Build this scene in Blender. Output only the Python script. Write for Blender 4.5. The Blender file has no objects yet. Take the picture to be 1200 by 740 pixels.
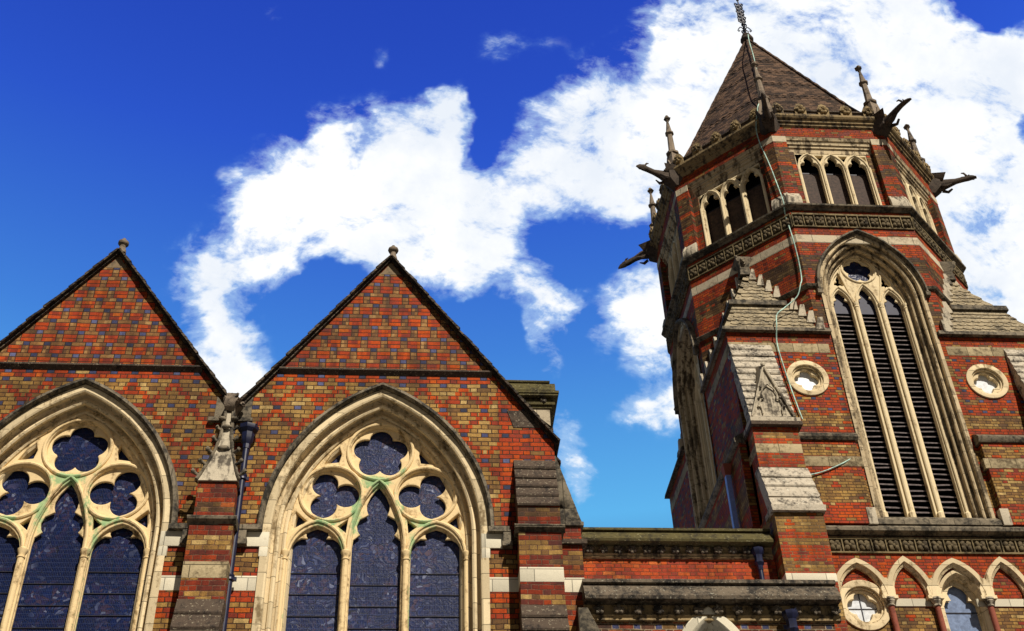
import bpy, bmesh, math, random
from math import sin, cos, tan, pi, radians, sqrt, acos, atan2, hypot
from mathutils import Vector, Matrix
random.seed(7)
S = bpy.context.scene
COL = S.collection

# ------------------------------------------------------------------ camera
PITCH, YAW, ROLL, FPX = radians(38.593), radians(-5.535), radians(-2.202), 1407.3
cam_d = bpy.data.cameras.new('camera'); cam = bpy.data.objects.new('camera', cam_d); COL.objects.link(cam)
cam_d.sensor_width = 36.0; cam_d.lens = 36.0 * FPX / 1200.0
cam_d.clip_start = 0.1; cam_d.clip_end = 5000
cam.location = (0, 0, 1.6)
RM = Matrix.Rotation(YAW, 4, 'Z') @ Matrix.Rotation(pi/2 + PITCH, 4, 'X') @ Matrix.Rotation(ROLL, 4, 'Z')
cam.rotation_euler = RM.to_euler()
S.camera = cam

# ------------------------------------------------------------------ view
S.view_settings.view_transform = 'Standard'
S.view_settings.look = 'None'
S.view_settings.gamma = 1.0
S.view_settings.exposure = 0.12
S.view_settings.use_curve_mapping = False

# ------------------------------------------------------------------ sun
SUN_AZ, SUN_EL = radians(23), radians(46)
sd = Vector((sin(SUN_AZ)*cos(SUN_EL), -cos(SUN_AZ)*cos(SUN_EL), sin(SUN_EL)))
sun_d = bpy.data.lights.new('sun', 'SUN'); sun = bpy.data.objects.new('sun', sun_d); COL.objects.link(sun)
sun_d.energy = 5.0; sun_d.angle = radians(0.5); sun_d.color = (1.0, 0.91, 0.78)
sun.rotation_euler = sd.to_track_quat('Z', 'Y').to_euler(); sun.location = (10, -30, 40)


# ------------------------------------------------------------------ node helper
class NT:
    def __init__(s, nt): s.nt = nt
    def node(s, t, **kw):
        n = s.nt.nodes.new(t)
        for k, v in kw.items(): setattr(n, k, v)
        return n
    def put(s, sock, v):
        if isinstance(v, Ex): s.nt.links.new(v.s, sock)
        elif hasattr(v, 'is_output'): s.nt.links.new(v, sock)
        elif v is not None:
            if isinstance(v, (tuple, list)) and len(v) == 3 and len(sock.default_value) == 4: v = tuple(v) + (1,)
            sock.default_value = v
    def m(s, op, a, b=None, c=None):
        n = s.node('ShaderNodeMath', operation=op)
        for i, v in enumerate((a, b, c)):
            if v is not None: s.put(n.inputs[i], v)
        return Ex(s, n.outputs[0])
    def xyz(s, v):
        n = s.node('ShaderNodeSeparateXYZ'); s.put(n.inputs[0], v)
        return [Ex(s, o) for o in n.outputs]
    def vec(s, x, y, z=0.0):
        n = s.node('ShaderNodeCombineXYZ')
        for i, v in enumerate((x, y, z)): s.put(n.inputs[i], v)
        return n.outputs[0]
    def mix(s, f, a, b, bt='MIX'):
        n = s.node('ShaderNodeMix', data_type='RGBA', blend_type=bt)
        s.put(n.inputs[0], f); s.put(n.inputs[6], a); s.put(n.inputs[7], b)
        return n.outputs[2]
    def ramp(s, f, stops, interp='LINEAR'):
        n = s.node('ShaderNodeValToRGB'); cr = n.color_ramp; cr.interpolation = interp
        while len(cr.elements) < len(stops): cr.elements.new(0.5)
        for e, (p, c) in zip(cr.elements, stops):
            e.position = p; e.color = tuple(c) + (1,) if len(c) == 3 else c
        s.put(n.inputs[0], f); return n.outputs[0]
    def noise(s, vec, scale, detail=4, rough=0.55, dist=0.0):
        n = s.node('ShaderNodeTexNoise'); s.put(n.inputs['Vector'], vec)
        n.inputs['Scale'].default_value = scale; n.inputs['Detail'].default_value = detail
        n.inputs['Roughness'].default_value = rough; n.inputs['Distortion'].default_value = dist
        return Ex(s, n.outputs[0])
    def smooth(s, x, a, b):
        n = s.node('ShaderNodeMapRange', interpolation_type='SMOOTHSTEP')
        s.put(n.inputs[0], x); n.inputs[1].default_value = a; n.inputs[2].default_value = b
        return Ex(s, n.outputs[0])
    def white(s, v):
        n = s.node('ShaderNodeTexWhiteNoise', noise_dimensions='3D'); s.put(n.inputs[0], v)
        return Ex(s, n.outputs[0])

class Ex:
    def __init__(s, nt, sock): s.t = nt; s.s = sock
    def __add__(a, b): return a.t.m('ADD', a, b)
    __radd__ = __add__
    def __sub__(a, b): return a.t.m('SUBTRACT', a, b)
    def __rsub__(a, b): return a.t.m('SUBTRACT', b, a)
    def __mul__(a, b): return a.t.m('MULTIPLY', a, b)
    __rmul__ = __mul__
    def __truediv__(a, b): return a.t.m('DIVIDE', a, b)
    def __lt__(a, b): return a.t.m('LESS_THAN', a, b)
    def __gt__(a, b): return a.t.m('GREATER_THAN', a, b)
    def floor(a): return a.t.m('FLOOR', a)
    def fract(a): return a.t.m('FRACT', a)
    def abs(a): return a.t.m('ABSOLUTE', a)
    def mod(a, b): return a.t.m('FLOORED_MODULO', a, b)
    def mx(a, b): return a.t.m('MAXIMUM', a, b)
    def mn(a, b): return a.t.m('MINIMUM', a, b)
    def pw(a, b): return a.t.m('POWER', a, b)

# ------------------------------------------------------------------ world : sky + clouds by direction on the dome
def pix_dir(x, y):
    v = Vector(((x - 600)/FPX, (370 - y)/FPX, -1.0)); v = (RM.to_3x3() @ v); return v.normalized()
W = bpy.data.worlds.new('World'); S.world = W; W.use_nodes = True
wn = NT(W.node_tree); W.node_tree.nodes.clear()
sky = wn.node('ShaderNodeTexSky', sky_type='NISHITA')
sky.sun_disc = False; sky.sun_elevation = SUN_EL; sky.sun_rotation = pi - SUN_AZ
sky.air_density = 1.0; sky.dust_density = 0.3; sky.ozone_density = 3.0
gen = wn.node('ShaderNodeTexCoord').outputs['Generated']
dx, dy, dz = wn.xyz(gen)
warp = wn.node('ShaderNodeTexNoise'); wn.put(warp.inputs['Vector'], gen); warp.inputs['Scale'].default_value = 9; warp.inputs['Detail'].default_value = 5; warp.inputs['Roughness'].default_value = 0.6
wv = wn.node('ShaderNodeVectorMath', operation='MULTIPLY_ADD'); wn.put(wv.inputs[0], warp.outputs[1])
wv.inputs[1].default_value = (0.085,)*3; wn.put(wv.inputs[2], gen)
wsub = wn.node('ShaderNodeVectorMath', operation='SUBTRACT'); wn.put(wsub.inputs[0], wv.outputs[0]); wsub.inputs[1].default_value = (0.0425,)*3
wnorm = wn.node('ShaderNodeVectorMath', operation='NORMALIZE'); wn.put(wnorm.inputs[0], wsub.outputs[0])
BLOBS = [  # centre in degrees is taken from the photograph's field of view: x, y, radius, weight
 (860,55,75,1.1),(930,20,80,1.1),(950,90,90,1.2),(1050,110,90,1.2),(1000,190,110,1.2),(1120,140,90,1.2),(1190,230,110,1.3),(1150,330,90,1.2),(1090,40,50,.75),
 (1150,70,45,.7),(800,110,55,1.0),(745,150,50,1.0),(700,175,50,1.0),(640,195,45,1.0),(590,215,35,.8),(690,110,30,.8),(760,215,50,.9),(720,235,35,.7),(800,40,35,.8),(800,190,55,1.0),
 (530,128,30,1.0),(500,160,40,1.05),(440,190,50,1.1),(390,180,35,.8),(370,225,50,1.1),(310,250,40,1.0),(430,245,60,1.15),(500,230,60,1.1),(550,270,50,1.0),(600,290,40,.95),
 (635,335,30,.9),(560,330,40,.75),(480,300,45,.8),(290,290,35,.85),(245,310,35,.8),(235,350,30,.75),(255,385,32,.85),(265,430,36,1.05),(285,450,25,.9),(330,300,30,.6),
 (655,365,22,.7),(630,390,22,.55),(745,340,36,.95),(725,385,28,.85),(770,370,35,.8),(760,420,22,.55),(785,480,30,.75),(745,480,22,.55),(665,500,22,.7),(660,530,20,.6),(655,425,18,.5),(675,560,22,.4),
 (440,62,20,.36),(310,12,14,.25),(640,70,26,.28),(590,60,30,.2),
 (1045,42,26,-.9),(1020,30,25,-.6),(1165,12,44,-1.3),(1198,152,20,-1.6),(1140,20,30,-.5),(560,175,20,-.7),(585,120,28,-.6),(345,335,32,-.6),(400,330,36,-.6),(640,90,30,-.3),(470,265,28,-.35),(330,215,22,-.3),(560,260,22,-.3),(600,330,22,-.35),(690,140,18,-.25),(660,285,45,-.7),(730,290,35,-.5),(560,385,40,-.5),(470,60,40,-.3)]
dens = None
for (bx, by, br, w) in BLOBS:
    c = pix_dir(bx, by); r = br/FPX*1.02
    dp = wn.node('ShaderNodeVectorMath', operation='DOT_PRODUCT'); wn.put(dp.inputs[0], wnorm.outputs[0]); dp.inputs[1].default_value = c
    x = (1.0 - Ex(wn, dp.outputs[1])) * (-2.0/(r*r)) ; g = wn.m('EXPONENT', x) * w
    dens = g if dens is None else dens + g
stretch = wn.node('ShaderNodeMapping'); wn.put(stretch.inputs[0], gen); stretch.inputs['Rotation'].default_value = (0.3, 0.5, 0.9); stretch.inputs['Scale'].default_value = (1, 2.0, 1.4)
n1 = wn.noise(stretch.outputs[0], 11, 9, 0.62, 0.5); n2 = wn.noise(stretch.outputs[0], 34, 6, 0.62, 0.3)
d = dens.mn(1.15) + (n1 - 0.5)*3.1 + (n2 - 0.5)*1.6
wisp = wn.noise(stretch.outputs[0], 75, 5, 0.65, 0.4)
d = d + (wisp - 0.5)*0.55
d = d - 0.06
mask = wn.smooth(d, 0.32, 1.08)
thin = wn.smooth(d, -0.05, 0.55) * 0.20
mask = mask.mx(thin * wn.smooth(dens, 0.08, 0.4))
el = wn.smooth(dz, 0.34, 0.86)
tint = wn.ramp(el, [(0.0, (0.55, 0.80, 0.85)), (0.19, (1.30, 2.95, 2.95)), (0.5, (0.75, 1.75, 2.9)), (0.83, (0.40, 0.86, 2.85)), (1.0, (0.30, 0.58, 2.40))])
north = wn.smooth(dy, 0.22, 0.52)                      # deep blue ahead; unseen sky behind is dimmed and neutral to cut fill light
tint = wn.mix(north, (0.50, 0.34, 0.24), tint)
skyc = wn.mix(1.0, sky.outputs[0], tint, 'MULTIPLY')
shade = wn.smooth(wn.noise(gen, 8, 8, 0.62), 0.36, 0.62)
cloudc = wn.mix(shade, (9.3, 9.9, 10.8), (11.9, 11.9, 11.8))
inside = wn.smooth(dens, 0.06, 0.34)
mask = mask*inside
edge = wn.smooth(d, 0.05, 0.85)*0.62*inside
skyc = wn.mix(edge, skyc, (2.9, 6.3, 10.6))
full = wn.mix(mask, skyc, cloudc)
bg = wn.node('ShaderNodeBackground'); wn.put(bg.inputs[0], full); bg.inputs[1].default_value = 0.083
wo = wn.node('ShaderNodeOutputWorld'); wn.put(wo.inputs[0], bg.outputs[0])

# ------------------------------------------------------------------ materials
def new_mat(name):
    m = bpy.data.materials.new(name); m.use_nodes = True; m.node_tree.nodes.clear()
    t = NT(m.node_tree); b = t.node('ShaderNodeBsdfPrincipled'); o = t.node('ShaderNodeOutputMaterial')
    t.put(o.inputs[0], b.outputs[0]); b.inputs['Roughness'].default_value = 0.85
    return m, t, b
def bump(t, b, h, strength=0.5, dist=0.01):
    n = t.node('ShaderNodeBump'); n.inputs['Strength'].default_value = strength; n.inputs['Distance'].default_value = dist
    t.put(n.inputs['Height'], h); t.put(b.inputs['Normal'], n.outputs[0])

RED = [(0.0,(.20,.020,.004)),(0.2,(.34,.034,.005)),(0.55,(.43,.050,.005)),(0.92,(.49,.075,.007)),(1.0,(.50,.12,.015))]
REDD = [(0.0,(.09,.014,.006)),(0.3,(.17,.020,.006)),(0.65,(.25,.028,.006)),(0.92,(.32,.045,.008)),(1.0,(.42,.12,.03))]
YEL = [(0.0,(.13,.060,.016)),(0.2,(.23,.115,.028)),(0.5,(.32,.175,.042)),(0.85,(.41,.245,.070)),(1.0,(.52,.36,.14))]
BRN = [(0.0,(.055,.026,.010)),(0.3,(.095,.046,.016)),(0.6,(.14,.072,.023)),(0.9,(.20,.115,.038)),(1.0,(.30,.20,.085))]
def brick_mat(name, bands, U=.35, H=.0833, mortar=(.17,.10,.06), red=RED, yel=YEL, jw=.010, z0=0.0, edges=None, dirt=0.5, mix_y=0.06):
    m, t, b = new_mat(name)
    uvn = t.node('ShaderNodeUVMap').outputs[0]
    u, v, _ = t.xyz(uvn)
    wob = t.noise(t.node('ShaderNodeNewGeometry').outputs['Position'], 1.3, 3, 0.6)
    wo2 = t.noise(t.node('ShaderNodeNewGeometry').outputs['Position'], 7.0, 2, 0.5)
    v = v - z0 + (wob - 0.5)*0.045 + (wo2 - 0.5)*0.012
    u = u + (wo2 - 0.5)*0.02
    row = (v/H).floor(); fv = (v/H).fract()
    off = row.mod(2.0)*0.5
    q = u/U + off
    # worn, slightly irregular courses
    col = q.floor(); f = q.fract()
    hdr = f < 0.3333
    cid = col*2.0 + hdr
    rn = t.white(t.vec(cid, row, 0.0)); rn2 = t.white(t.vec(cid, row, 7.3))
    lo = (1.0 - hdr)*0.3333; wd = 0.3333 + (1.0 - hdr)*0.3333
    fx = (f - lo)                                   # 0..wd
    ex = (fx.mn(wd - fx))*U; ez = (fv.mn(1.0 - fv))*H
    e = ex.mn(ez)
    nz = t.noise(t.node('ShaderNodeNewGeometry').outputs['Position'], 22, 3, 0.6)
    nz2 = t.noise(t.node('ShaderNodeNewGeometry').outputs['Position'], 75, 3, 0.7)
    e = e + (nz - 0.5)*0.012 + (nz2 - 0.5)*0.010
    body = t.smooth(e, jw*0.25, jw*0.25 + 0.006)
    zr = (row + 0.5)*H + z0
    def inb(a, c): return (zr > a)*(zr < c)
    kinds = {}
    for (a, c, k) in bands:
        w = inb(a, c); kinds[k] = w if k not in kinds else kinds[k] + w
    cx = (col + off*(-1.0) + lo + wd*0.5)            # brick centre in U units
    yes = (rn2 < mix_y)*1.0; blue = None; dark = None
    if 'Y' in kinds: yes = yes.mx(kinds['Y']*(rn2 < 0.93))
    if 'B' in kinds: dark = kinds['B']
    if 'D' in kinds:
        m6 = row.mod(6.0); k6 = (row/6.0).floor()
        xq = ((u/U - 0.16667)*6.0 + 0.5).floor()/6.0
        da = ((xq + k6 + 1.0).mod(2.0) - 1.0).abs()
        tt = (5.5 - m6)*0.2
        w1 = ((da - tt).abs() < 0.19)*(m6 > 0.5)
        dy_ = (1.0 - w1)
        if edges: dy_ = dy_*(u > edges[0])*(u < edges[1])
        yes = yes.mx(kinds['D']*dy_*(rn2 < 0.96))
        bl = kinds['D']*(row.mod(6.0) < 0.5)*hdr
        blue = bl
    if 'T' in kinds:
        k3 = (row/3.0).floor(); m3 = row.mod(3.0)
        xx = (u/U + k3*0.5)
        x3 = xx.fract(); c3 = xx.floor()
        first = m3 < 0.5
        b3 = first*(x3 < 0.32)
        mid = (x3 - 0.66).abs() < 0.165
        yt = (first*(1.0 - (x3 < 0.32))).mx((1.0 - first)*mid)
        yes = yes*(1.0 - kinds['T']) + kinds['T']*yt
        blT = kinds['T']*b3
        blue = blT if blue is None else blue.mx(blT)
        # own joints inside the patterned gable
        e3 = ((x3 - 0.32).abs().mn((x3).mn(1.0 - x3)))*U
        eT1 = e3.mn(ez)
        eT2 = (((x3 - 0.66).abs() - 0.165).abs()*U).mn(ez)
        eT = eT1*first + eT2*(1.0 - first) + (nz - 0.5)*0.006
        bodyT = t.smooth(eT, jw*0.25, jw*0.25 + 0.006)
        body = body*(1.0 - kinds['T']) + bodyT*kinds['T']
        rT = t.white(t.vec(c3*3.0 + (x3*3.0).floor(), row, 2.0))
        rn = rn*(1.0 - kinds['T']) + rT*kinds['T']
    if 'X' in kinds:
        bx_ = kinds['X']*hdr*(row.mod(4.0) < 0.5)
        blue = bx_ if blue is None else blue.mx(bx_)
        yes = yes.mx(kinds['X']*(rn2 < 0.20))
    if 'H' in kinds:
        bh = kinds['H']*hdr; blue = bh if blue is None else blue.mx(bh)
    cr = t.ramp(rn, red); cy = t.ramp(rn, yel)
    c = t.mix(yes, cr, cy)
    if 'T' in kinds: c = t.mix(kinds['T']*yes, c, t.ramp(rn, [(0,(.12,.055,.018)),(.4,(.24,.11,.035)),(.85,(.34,.17,.055)),(1,(.42,.25,.10))]))
    if dark is not None: c = t.mix(dark*(rn2 < 0.9), c, t.ramp(rn, BRN))
    if blue is not None:
        c = t.mix(blue, c, t.ramp(rn, [(0,(.022,.026,.06)),(0.5,(.055,.062,.15)),(1,(.13,.14,.27))]))
    obj = t.node('ShaderNodeNewGeometry').outputs['Position']
    big = t.noise(obj, 0.9, 5, 0.62); fine = t.noise(obj, 9, 4, 0.65)
    spot = t.noise(obj, 60, 3, 0.7)
    g = (t.smooth(big, 0.34, 0.66)*dirt + (1.0 - dirt)) * (fine*1.3 + 0.32) * (spot*2.1 - 0.02) * (t.smooth(t.noise(obj, 2.6, 6, 0.7), .25, .5)*.3 + .7)
    mp_ = t.node('ShaderNodeMapping'); t.put(mp_.inputs[0], obj); mp_.inputs['Scale'].default_value = (4.5, 4.5, .45)
    stk = t.smooth(t.noise(mp_.outputs[0], 1.3, 5, 0.62), .34, .60)
    g = g * (stk*0.36 + 0.66)
    mort = t.mix(t.smooth(fine, .4, .62), mortar, tuple(x*0.42 for x in mortar))
    c = t.mix(body, mort, c)
    gg = t.node('ShaderNodeVectorMath', operation='SCALE'); t.put(gg.inputs[0], c); t.put(gg.inputs['Scale'], g)
    t.put(b.inputs['Base Color'], gg.outputs[0])
    rr = 0.72 + rn*0.2
    t.put(b.inputs['Roughness'], rr)
    b.inputs['Specular IOR Level'].default_value = 0.25
    bump(t, b, body*0.7 + rn*0.3 + spot*0.35, 0.8, 0.012)
    return m

def stone_mat(name, base, dirt, amount=0.5, joint=None, green=None, rough=0.85, bumpd=0.012, streak=0.0, lichen=None, scale=1.0):
    m, t, b = new_mat(name)
    obj = t.node('ShaderNodeNewGeometry').outputs['Position']
    n1 = t.noise(obj, 2.2*scale, 6, 0.66); n2 = t.noise(obj, 12*scale, 5, 0.65); n3 = t.noise(obj, 55, 3, 0.7)
    mp = t.node('ShaderNodeMapping'); t.put(mp.inputs[0], obj); mp.inputs['Scale'].default_value = (5, 5, 0.6)
    ns = t.noise(mp.outputs[0], 1.6, 5, 0.6)
    dk = n1*0.55 + n2*0.45
    dmask = t.smooth(dk + (ns - 0.5)*streak, 0.62 - amount*0.32, 0.80 - amount*0.32)
    c = t.mix(dmask, base, dirt)
    uvn = t.node('ShaderNodeUVMap').outputs[0]; u, v, _ = t.xyz(uvn)
    h = n2*0.5 + n3*0.5
    if joint:
        ju, jv = joint
        rw = (v/jv).floor(); q = u/ju + t.white(t.vec(rw, 3.0, 1.0))
        fu = q.fract(); fv = (v/jv).fract()
        e = ((fu.mn(1.0 - fu))*ju).mn((fv.mn(1.0 - fv))*jv)
        jm = t.smooth(e, 0.002, 0.010)
        tone = t.white(t.vec(q.floor(), rw, 5.0))*0.35 + 0.78
        sc = t.node('ShaderNodeVectorMath', operation='SCALE'); t.put(sc.inputs[0], c); t.put(sc.inputs['Scale'], tone)
        c = t.mix(jm, tuple(x*0.35 for x in base), sc.outputs[0]); h = h + jm*0.8
    if lichen:
        lm = t.smooth(t.noise(obj, 26, 3, 0.7), 0.60, 0.66)
        c = t.mix(lm*0.85, c, lichen)
    if green:
        gx, gy = green
        X, Y, Z = t.xyz(obj)
        gm = None
        for (cx_, cz_, rx, rz, w) in gy:
            k = ((X - cx_)/rx).pw(2.0) + ((Z - cz_)/rz).pw(2.0)
            g1 = t.m('EXPONENT', k*-1.0)*w
            gm = g1 if gm is None else gm.mx(g1)
        gm = t.smooth(gm + (n2 - 0.5)*1.9 + (ns - 0.5)*1.3, 0.38, 1.05)
        c = t.mix(gm*0.72, c, gx)
    grain = n3*0.45 + 0.78  # random fine tone variation from noise
    sc = t.node('ShaderNodeVectorMath', operation='SCALE'); t.put(sc.inputs[0], c); t.put(sc.inputs['Scale'], grain)
    t.put(b.inputs['Base Color'], sc.outputs[0]); b.inputs['Roughness'].default_value = rough
    b.inputs['Specular IOR Level'].default_value = 0.2
    bump(t, b, h, 0.7, bumpd)
    return m

def simple_mat(name, colr, rough=0.5, metal=0.0, var=0.3, spec=0.4, bumpd=0.002):
    m, t, b = new_mat(name)
    obj = t.node('ShaderNodeNewGeometry').outputs['Position']
    n = t.noise(obj, 14, 5, 0.65)
    c = t.mix(t.smooth(n, 0.3, 0.7), tuple(x*(1-var) for x in colr), tuple(min(1, x*(1+var)) for x in colr))
    t.put(b.inputs['Base Color'], c); b.inputs['Roughness'].default_value = rough; b.inputs['Metallic'].default_value = metal
    b.inputs['Specular IOR Level'].default_value = spec
    bump(t, b, n, 0.5, bumpd)
    return m

def glass_mat(name, seedz=0.0, bright=1.0, lum=1.0):
    """old stained glass seen from outside: leaded cells, soldered wire guard"""
    m, t, b = new_mat(name)
    obj = t.node('ShaderNodeNewGeometry').outputs['Position']
    X, Y, Z = t.xyz(obj)
    nn = t.node('ShaderNodeTexNoise'); t.put(nn.inputs['Vector'], obj); nn.inputs['Scale'].default_value = 3.0
    v0 = t.vec(X + seedz, Z*1.0, 0.0)
    wv_ = t.node('ShaderNodeVectorMath', operation='MULTIPLY_ADD'); t.put(wv_.inputs[0], nn.outputs[1]); wv_.inputs[1].default_value = (.35,.35,0); t.put(wv_.inputs[2], v0)
    def vor(scale, feat):
        n = t.node('ShaderNodeTexVoronoi', voronoi_dimensions='2D', feature=feat); t.put(n.inputs['Vector'], wv_.outputs[0]); n.inputs['Scale'].default_value = scale
        return n
    a = vor(19.0, 'DISTANCE_TO_EDGE'); c1 = vor(19.0, 'F1')
    a2 = vor(4.2, 'DISTANCE_TO_EDGE')
    r, g, bb = t.xyz(c1.outputs['Color'])
    col = t.ramp(r, [(0,(.003,.008,.040)),(0.35,(.005,.014,.075)),(0.6,(.018,.016,.060)),(0.78,(.050,.026,.040)),(0.9,(.035,.050,.13)),(1.0,(.15,.17,.26))])
    zone = t.smooth(t.noise(obj, 1.7, 4, 0.6), 0.38, 0.62)
    col = t.mix(zone, (.003,.008,.042), col)
    lead = t.smooth(Ex(t, a.outputs['Distance']), 0.02, 0.06)*t.smooth(Ex(t, a2.outputs['Distance']), 0.008, 0.025)
    col = t.mix(lead, (.004,.004,.008), col)
    gx = (X*38.0).fract(); gz = (Z*13.0).fract()
    wire = (gx < 0.22).mx(gz < 0.10)
    wm = t.noise(obj, 5, 3)
    col = t.mix(wire*0.5, col, (.030,.050,.14))
    gsc = t.node('ShaderNodeVectorMath', operation='SCALE'); t.put(gsc.inputs[0], col); gsc.inputs['Scale'].default_value = lum; col = gsc.outputs[0]
    t.put(b.inputs['Base Color'], col)
    t.put(b.inputs['Roughness'], 0.30 + (1.0 - lead)*0.4 + wire*0.3)
    b.inputs['Specular IOR Level'].default_value = 0.30*bright
    bump(t, b, lead*0.6 + Ex(t, c1.outputs['Distance'])*0.5 + wire*0.3 + g*0.4, 0.45, 0.012)
    return m

def tile_mat(name, base, dark, pitch=.11, wave=.16, amp=.025):
    m, t, b = new_mat(name)
    uvn = t.node('ShaderNodeUVMap').outputs[0]; u, v, _ = t.xyz(uvn)
    obj = t.node('ShaderNodeNewGeometry').outputs['Position']
    row0 = (v/pitch).floor()
    band = ((row0/7.0).fract() < 0.5)
    sh = (row0.mod(2.0))*0.5
    w_ = t.m('SINE', (u/wave + sh)*(2*pi))*amp*band
    vv = (v + w_)/pitch
    fr = vv.fract(); row = vv.floor()
    q = u/wave + row.mod(2.0)*0.5; fu = q.fract()
    lip = t.smooth(fr, 0.0, 0.16)
    jn = t.smooth(fu.mn(1.0 - fu), 0.0, 0.06)
    r = t.white(t.vec(q.floor(), row, 1.0))
    n = t.noise(obj, 3.0, 5, 0.65); n2 = t.noise(obj, 25, 4, 0.7)
    c = t.mix(t.smooth(r*0.55 + n*0.45, .2, .8), tuple(x*.7 for x in dark), tuple(x*1.25 for x in base))
    c = t.mix((1.0 - lip*(jn*0.5 + 0.5)), c, tuple(x*0.25 for x in dark))
    sc = t.node('ShaderNodeVectorMath', operation='SCALE'); t.put(sc.inputs[0], c); t.put(sc.inputs['Scale'], t.smooth(n, .3, .7)*0.6 + n2*0.7 + 0.25)
    t.put(b.inputs['Base Color'], sc.outputs[0]); b.inputs['Roughness'].default_value = 0.85
    b.inputs['Specular IOR Level'].default_value = 0.2
    bump(t, b, (1.0 - fr)*0.8*lip + jn*0.25 + n2*0.3, 1.0, 0.03)
    return m

CREAM = (.78,.60,.33); WHITE = (.74,.67,.50); GREY = (.30,.26,.20); DARK = (.085,.070,.055); TAN = (.34,.26,.16)
GREEN = (.20,.46,.22)
def greens(cx):
    L = [(cx-.05, 11.9, .32, .16, 1.3), (cx+.33, 11.45, .10, .45, .8), (cx-.36, 11.35, .11, .55, 1.15), (cx+.70, 11.12, .30, .12, 1.1), (cx-.85, 11.14, .34, .10, .9),
         (cx+.58, 10.7, .07, .5, 1.0), (cx-.58, 10.6, .07, .6, .9), (cx+.56, 9.6, .05, 1.0, .75), (cx-.57, 9.6, .05, 1.0, .75), (cx-1.36, 9.6, .05, 1.2, .6), (cx+.36, 12.15, .10, .22, .8)]
    return L
M = {}
M['tracery'] = stone_mat('cream window stone', CREAM, (.24,.155,.07), 0.40, green=(GREEN, greens(17.0 and -0.63) + greens(-5.60)), bumpd=.006, streak=.5)
M['jamb'] = stone_mat('cream jamb stone', (.72,.59,.37), (.26,.19,.10), 0.36, joint=(5.0, .42), bumpd=.006, streak=.6)
M['white'] = stone_mat('white band stone', (.66,.61,.47), (.45,.39,.28), 0.22, joint=(.62, 5.0), bumpd=.006)
M['tband'] = stone_mat('weathered band stone', (.42,.34,.20), (.12,.09,.05), 0.55, joint=(.55, 5.0), bumpd=.02)
M['oband'] = stone_mat('octagon band stone', (.56,.48,.34), (.20,.16,.11), 0.42, joint=(.6, 5.0), bumpd=.012)
M['hood'] = stone_mat('grey hood stone', (.22,.185,.13), (.035,.032,.027), 0.62, joint=(.5, 5.0), bumpd=.02)
M['dark'] = stone_mat('sooty dark stone', (.15,.12,.085), (.022,.020,.018), 0.66, bumpd=.025, lichen=(.34,.32,.25))
M['weather'] = stone_mat('lichened weathering stone', (.52,.46,.36), (.06,.052,.044), 0.55, bumpd=.03, lichen=(.62,.60,.50), scale=1.5)
M['wdark'] = stone_mat('dark weathering stone', (.085,.062,.045), (.022,.018,.016), 0.5, bumpd=.025, lichen=(.32,.28,.2), scale=1.3)
M['moss'] = stone_mat('mossy coping stone', (.095,.080,.030), (.028,.024,.015), 0.52, bumpd=.03, lichen=(.26,.24,.13))
M['tcream'] = stone_mat('tower window stone', (.56,.45,.28), (.12,.09,.055), 0.54, joint=(5.0, .45), bumpd=.012, streak=.9)
M['ttrac'] = stone_mat('tower tracery stone', (.72,.60,.38), (.34,.25,.14), 0.3, bumpd=.008, streak=.7)
M['cap'] = stone_mat('pale carved cap stone', (.50,.44,.33), (.10,.085,.065), 0.50, bumpd=.02, streak=.8)
M['cornice'] = stone_mat('tower cornice stone', (.30,.22,.11), (.05,.038,.025), 0.6, bumpd=.02, streak=.6)
M['carved'] = stone_mat('carved dark frieze stone', (.13,.10,.055), (.025,.02,.015), 0.5, bumpd=.03)
M['carvlite'] = stone_mat('pale frieze stone', (.24,.185,.095), (.05,.04,.022), 0.62, bumpd=.02)
M['pinn'] = stone_mat('sooty pinnacle stone', (.24,.19,.14), (.06,.05,.042), 0.5, bumpd=.02)
M['garg'] = stone_mat('black gargoyle stone', (.085,.065,.05), (.022,.018,.016), 0.5, bumpd=.03)
M['fapex'] = stone_mat('brown apex stone', (.22,.16,.095), (.08,.06,.04), .5)
M['glass1'] = glass_mat('stained glass', 0.0, 1.3, 1.25)
M['glass2'] = glass_mat('stained glass deep blue', 5.0, .45)
M['blueglass'] = simple_mat('quarry glass with painted sky reflection', (.16,.22,.36), .25, 0, .25, .8, .004)  # blue of the reflected sky is put into the base colour
M['paleglass'] = simple_mat('pale glass', (.62,.66,.70), .35, 0, .15, .5, .004)  # pale grey-blue base colour with slight variation
M['pipe'] = simple_mat('navy painted cast iron', (.006,.009,.038), .42, 0, .35, .5)
M['palepipe'] = simple_mat('pale blue painted pipe', (.22,.32,.72), .5, 0, .12, .4)
M['iron'] = simple_mat('black wrought iron', (.012,.012,.022), .5, .3)
M['lead'] = simple_mat('lead sheet', (.52,.55,.66), .5, .0, .2)
M['cable'] = simple_mat('verdigris copper strip', (.42,.62,.54), .8, 0, .4)
M['louvre'] = simple_mat('weathered louvre slate', (.13,.105,.105), .6, 0, .5)
M['board'] = simple_mat('brown mesh screen', (.050,.030,.022), .8, 0, .5)
M['black'] = simple_mat('painted interior darkness', (.006,.006,.010), .9, 0, .2, .1)  # near-black colour stands in for the unlit space inside
M['navy'] = simple_mat('navy painted panel', (.012,.014,.045), .6, 0, .3)
M['column'] = stone_mat('red sandstone shaft', (.28,.085,.055), (.12,.04,.03), .35)
M['verge'] = tile_mat('dark verge tiles', (.075,.058,.040), (.03,.024,.02), .09, .17, 0.0)
M['slate'] = tile_mat('roof tiles', (.11,.07,.045), (.05,.035,.028), .12, .18, 0.0)
M['spire'] = tile_mat('brown spire tiles', (.105,.062,.038), (.036,.022,.016), .125, .19, .022)
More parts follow.
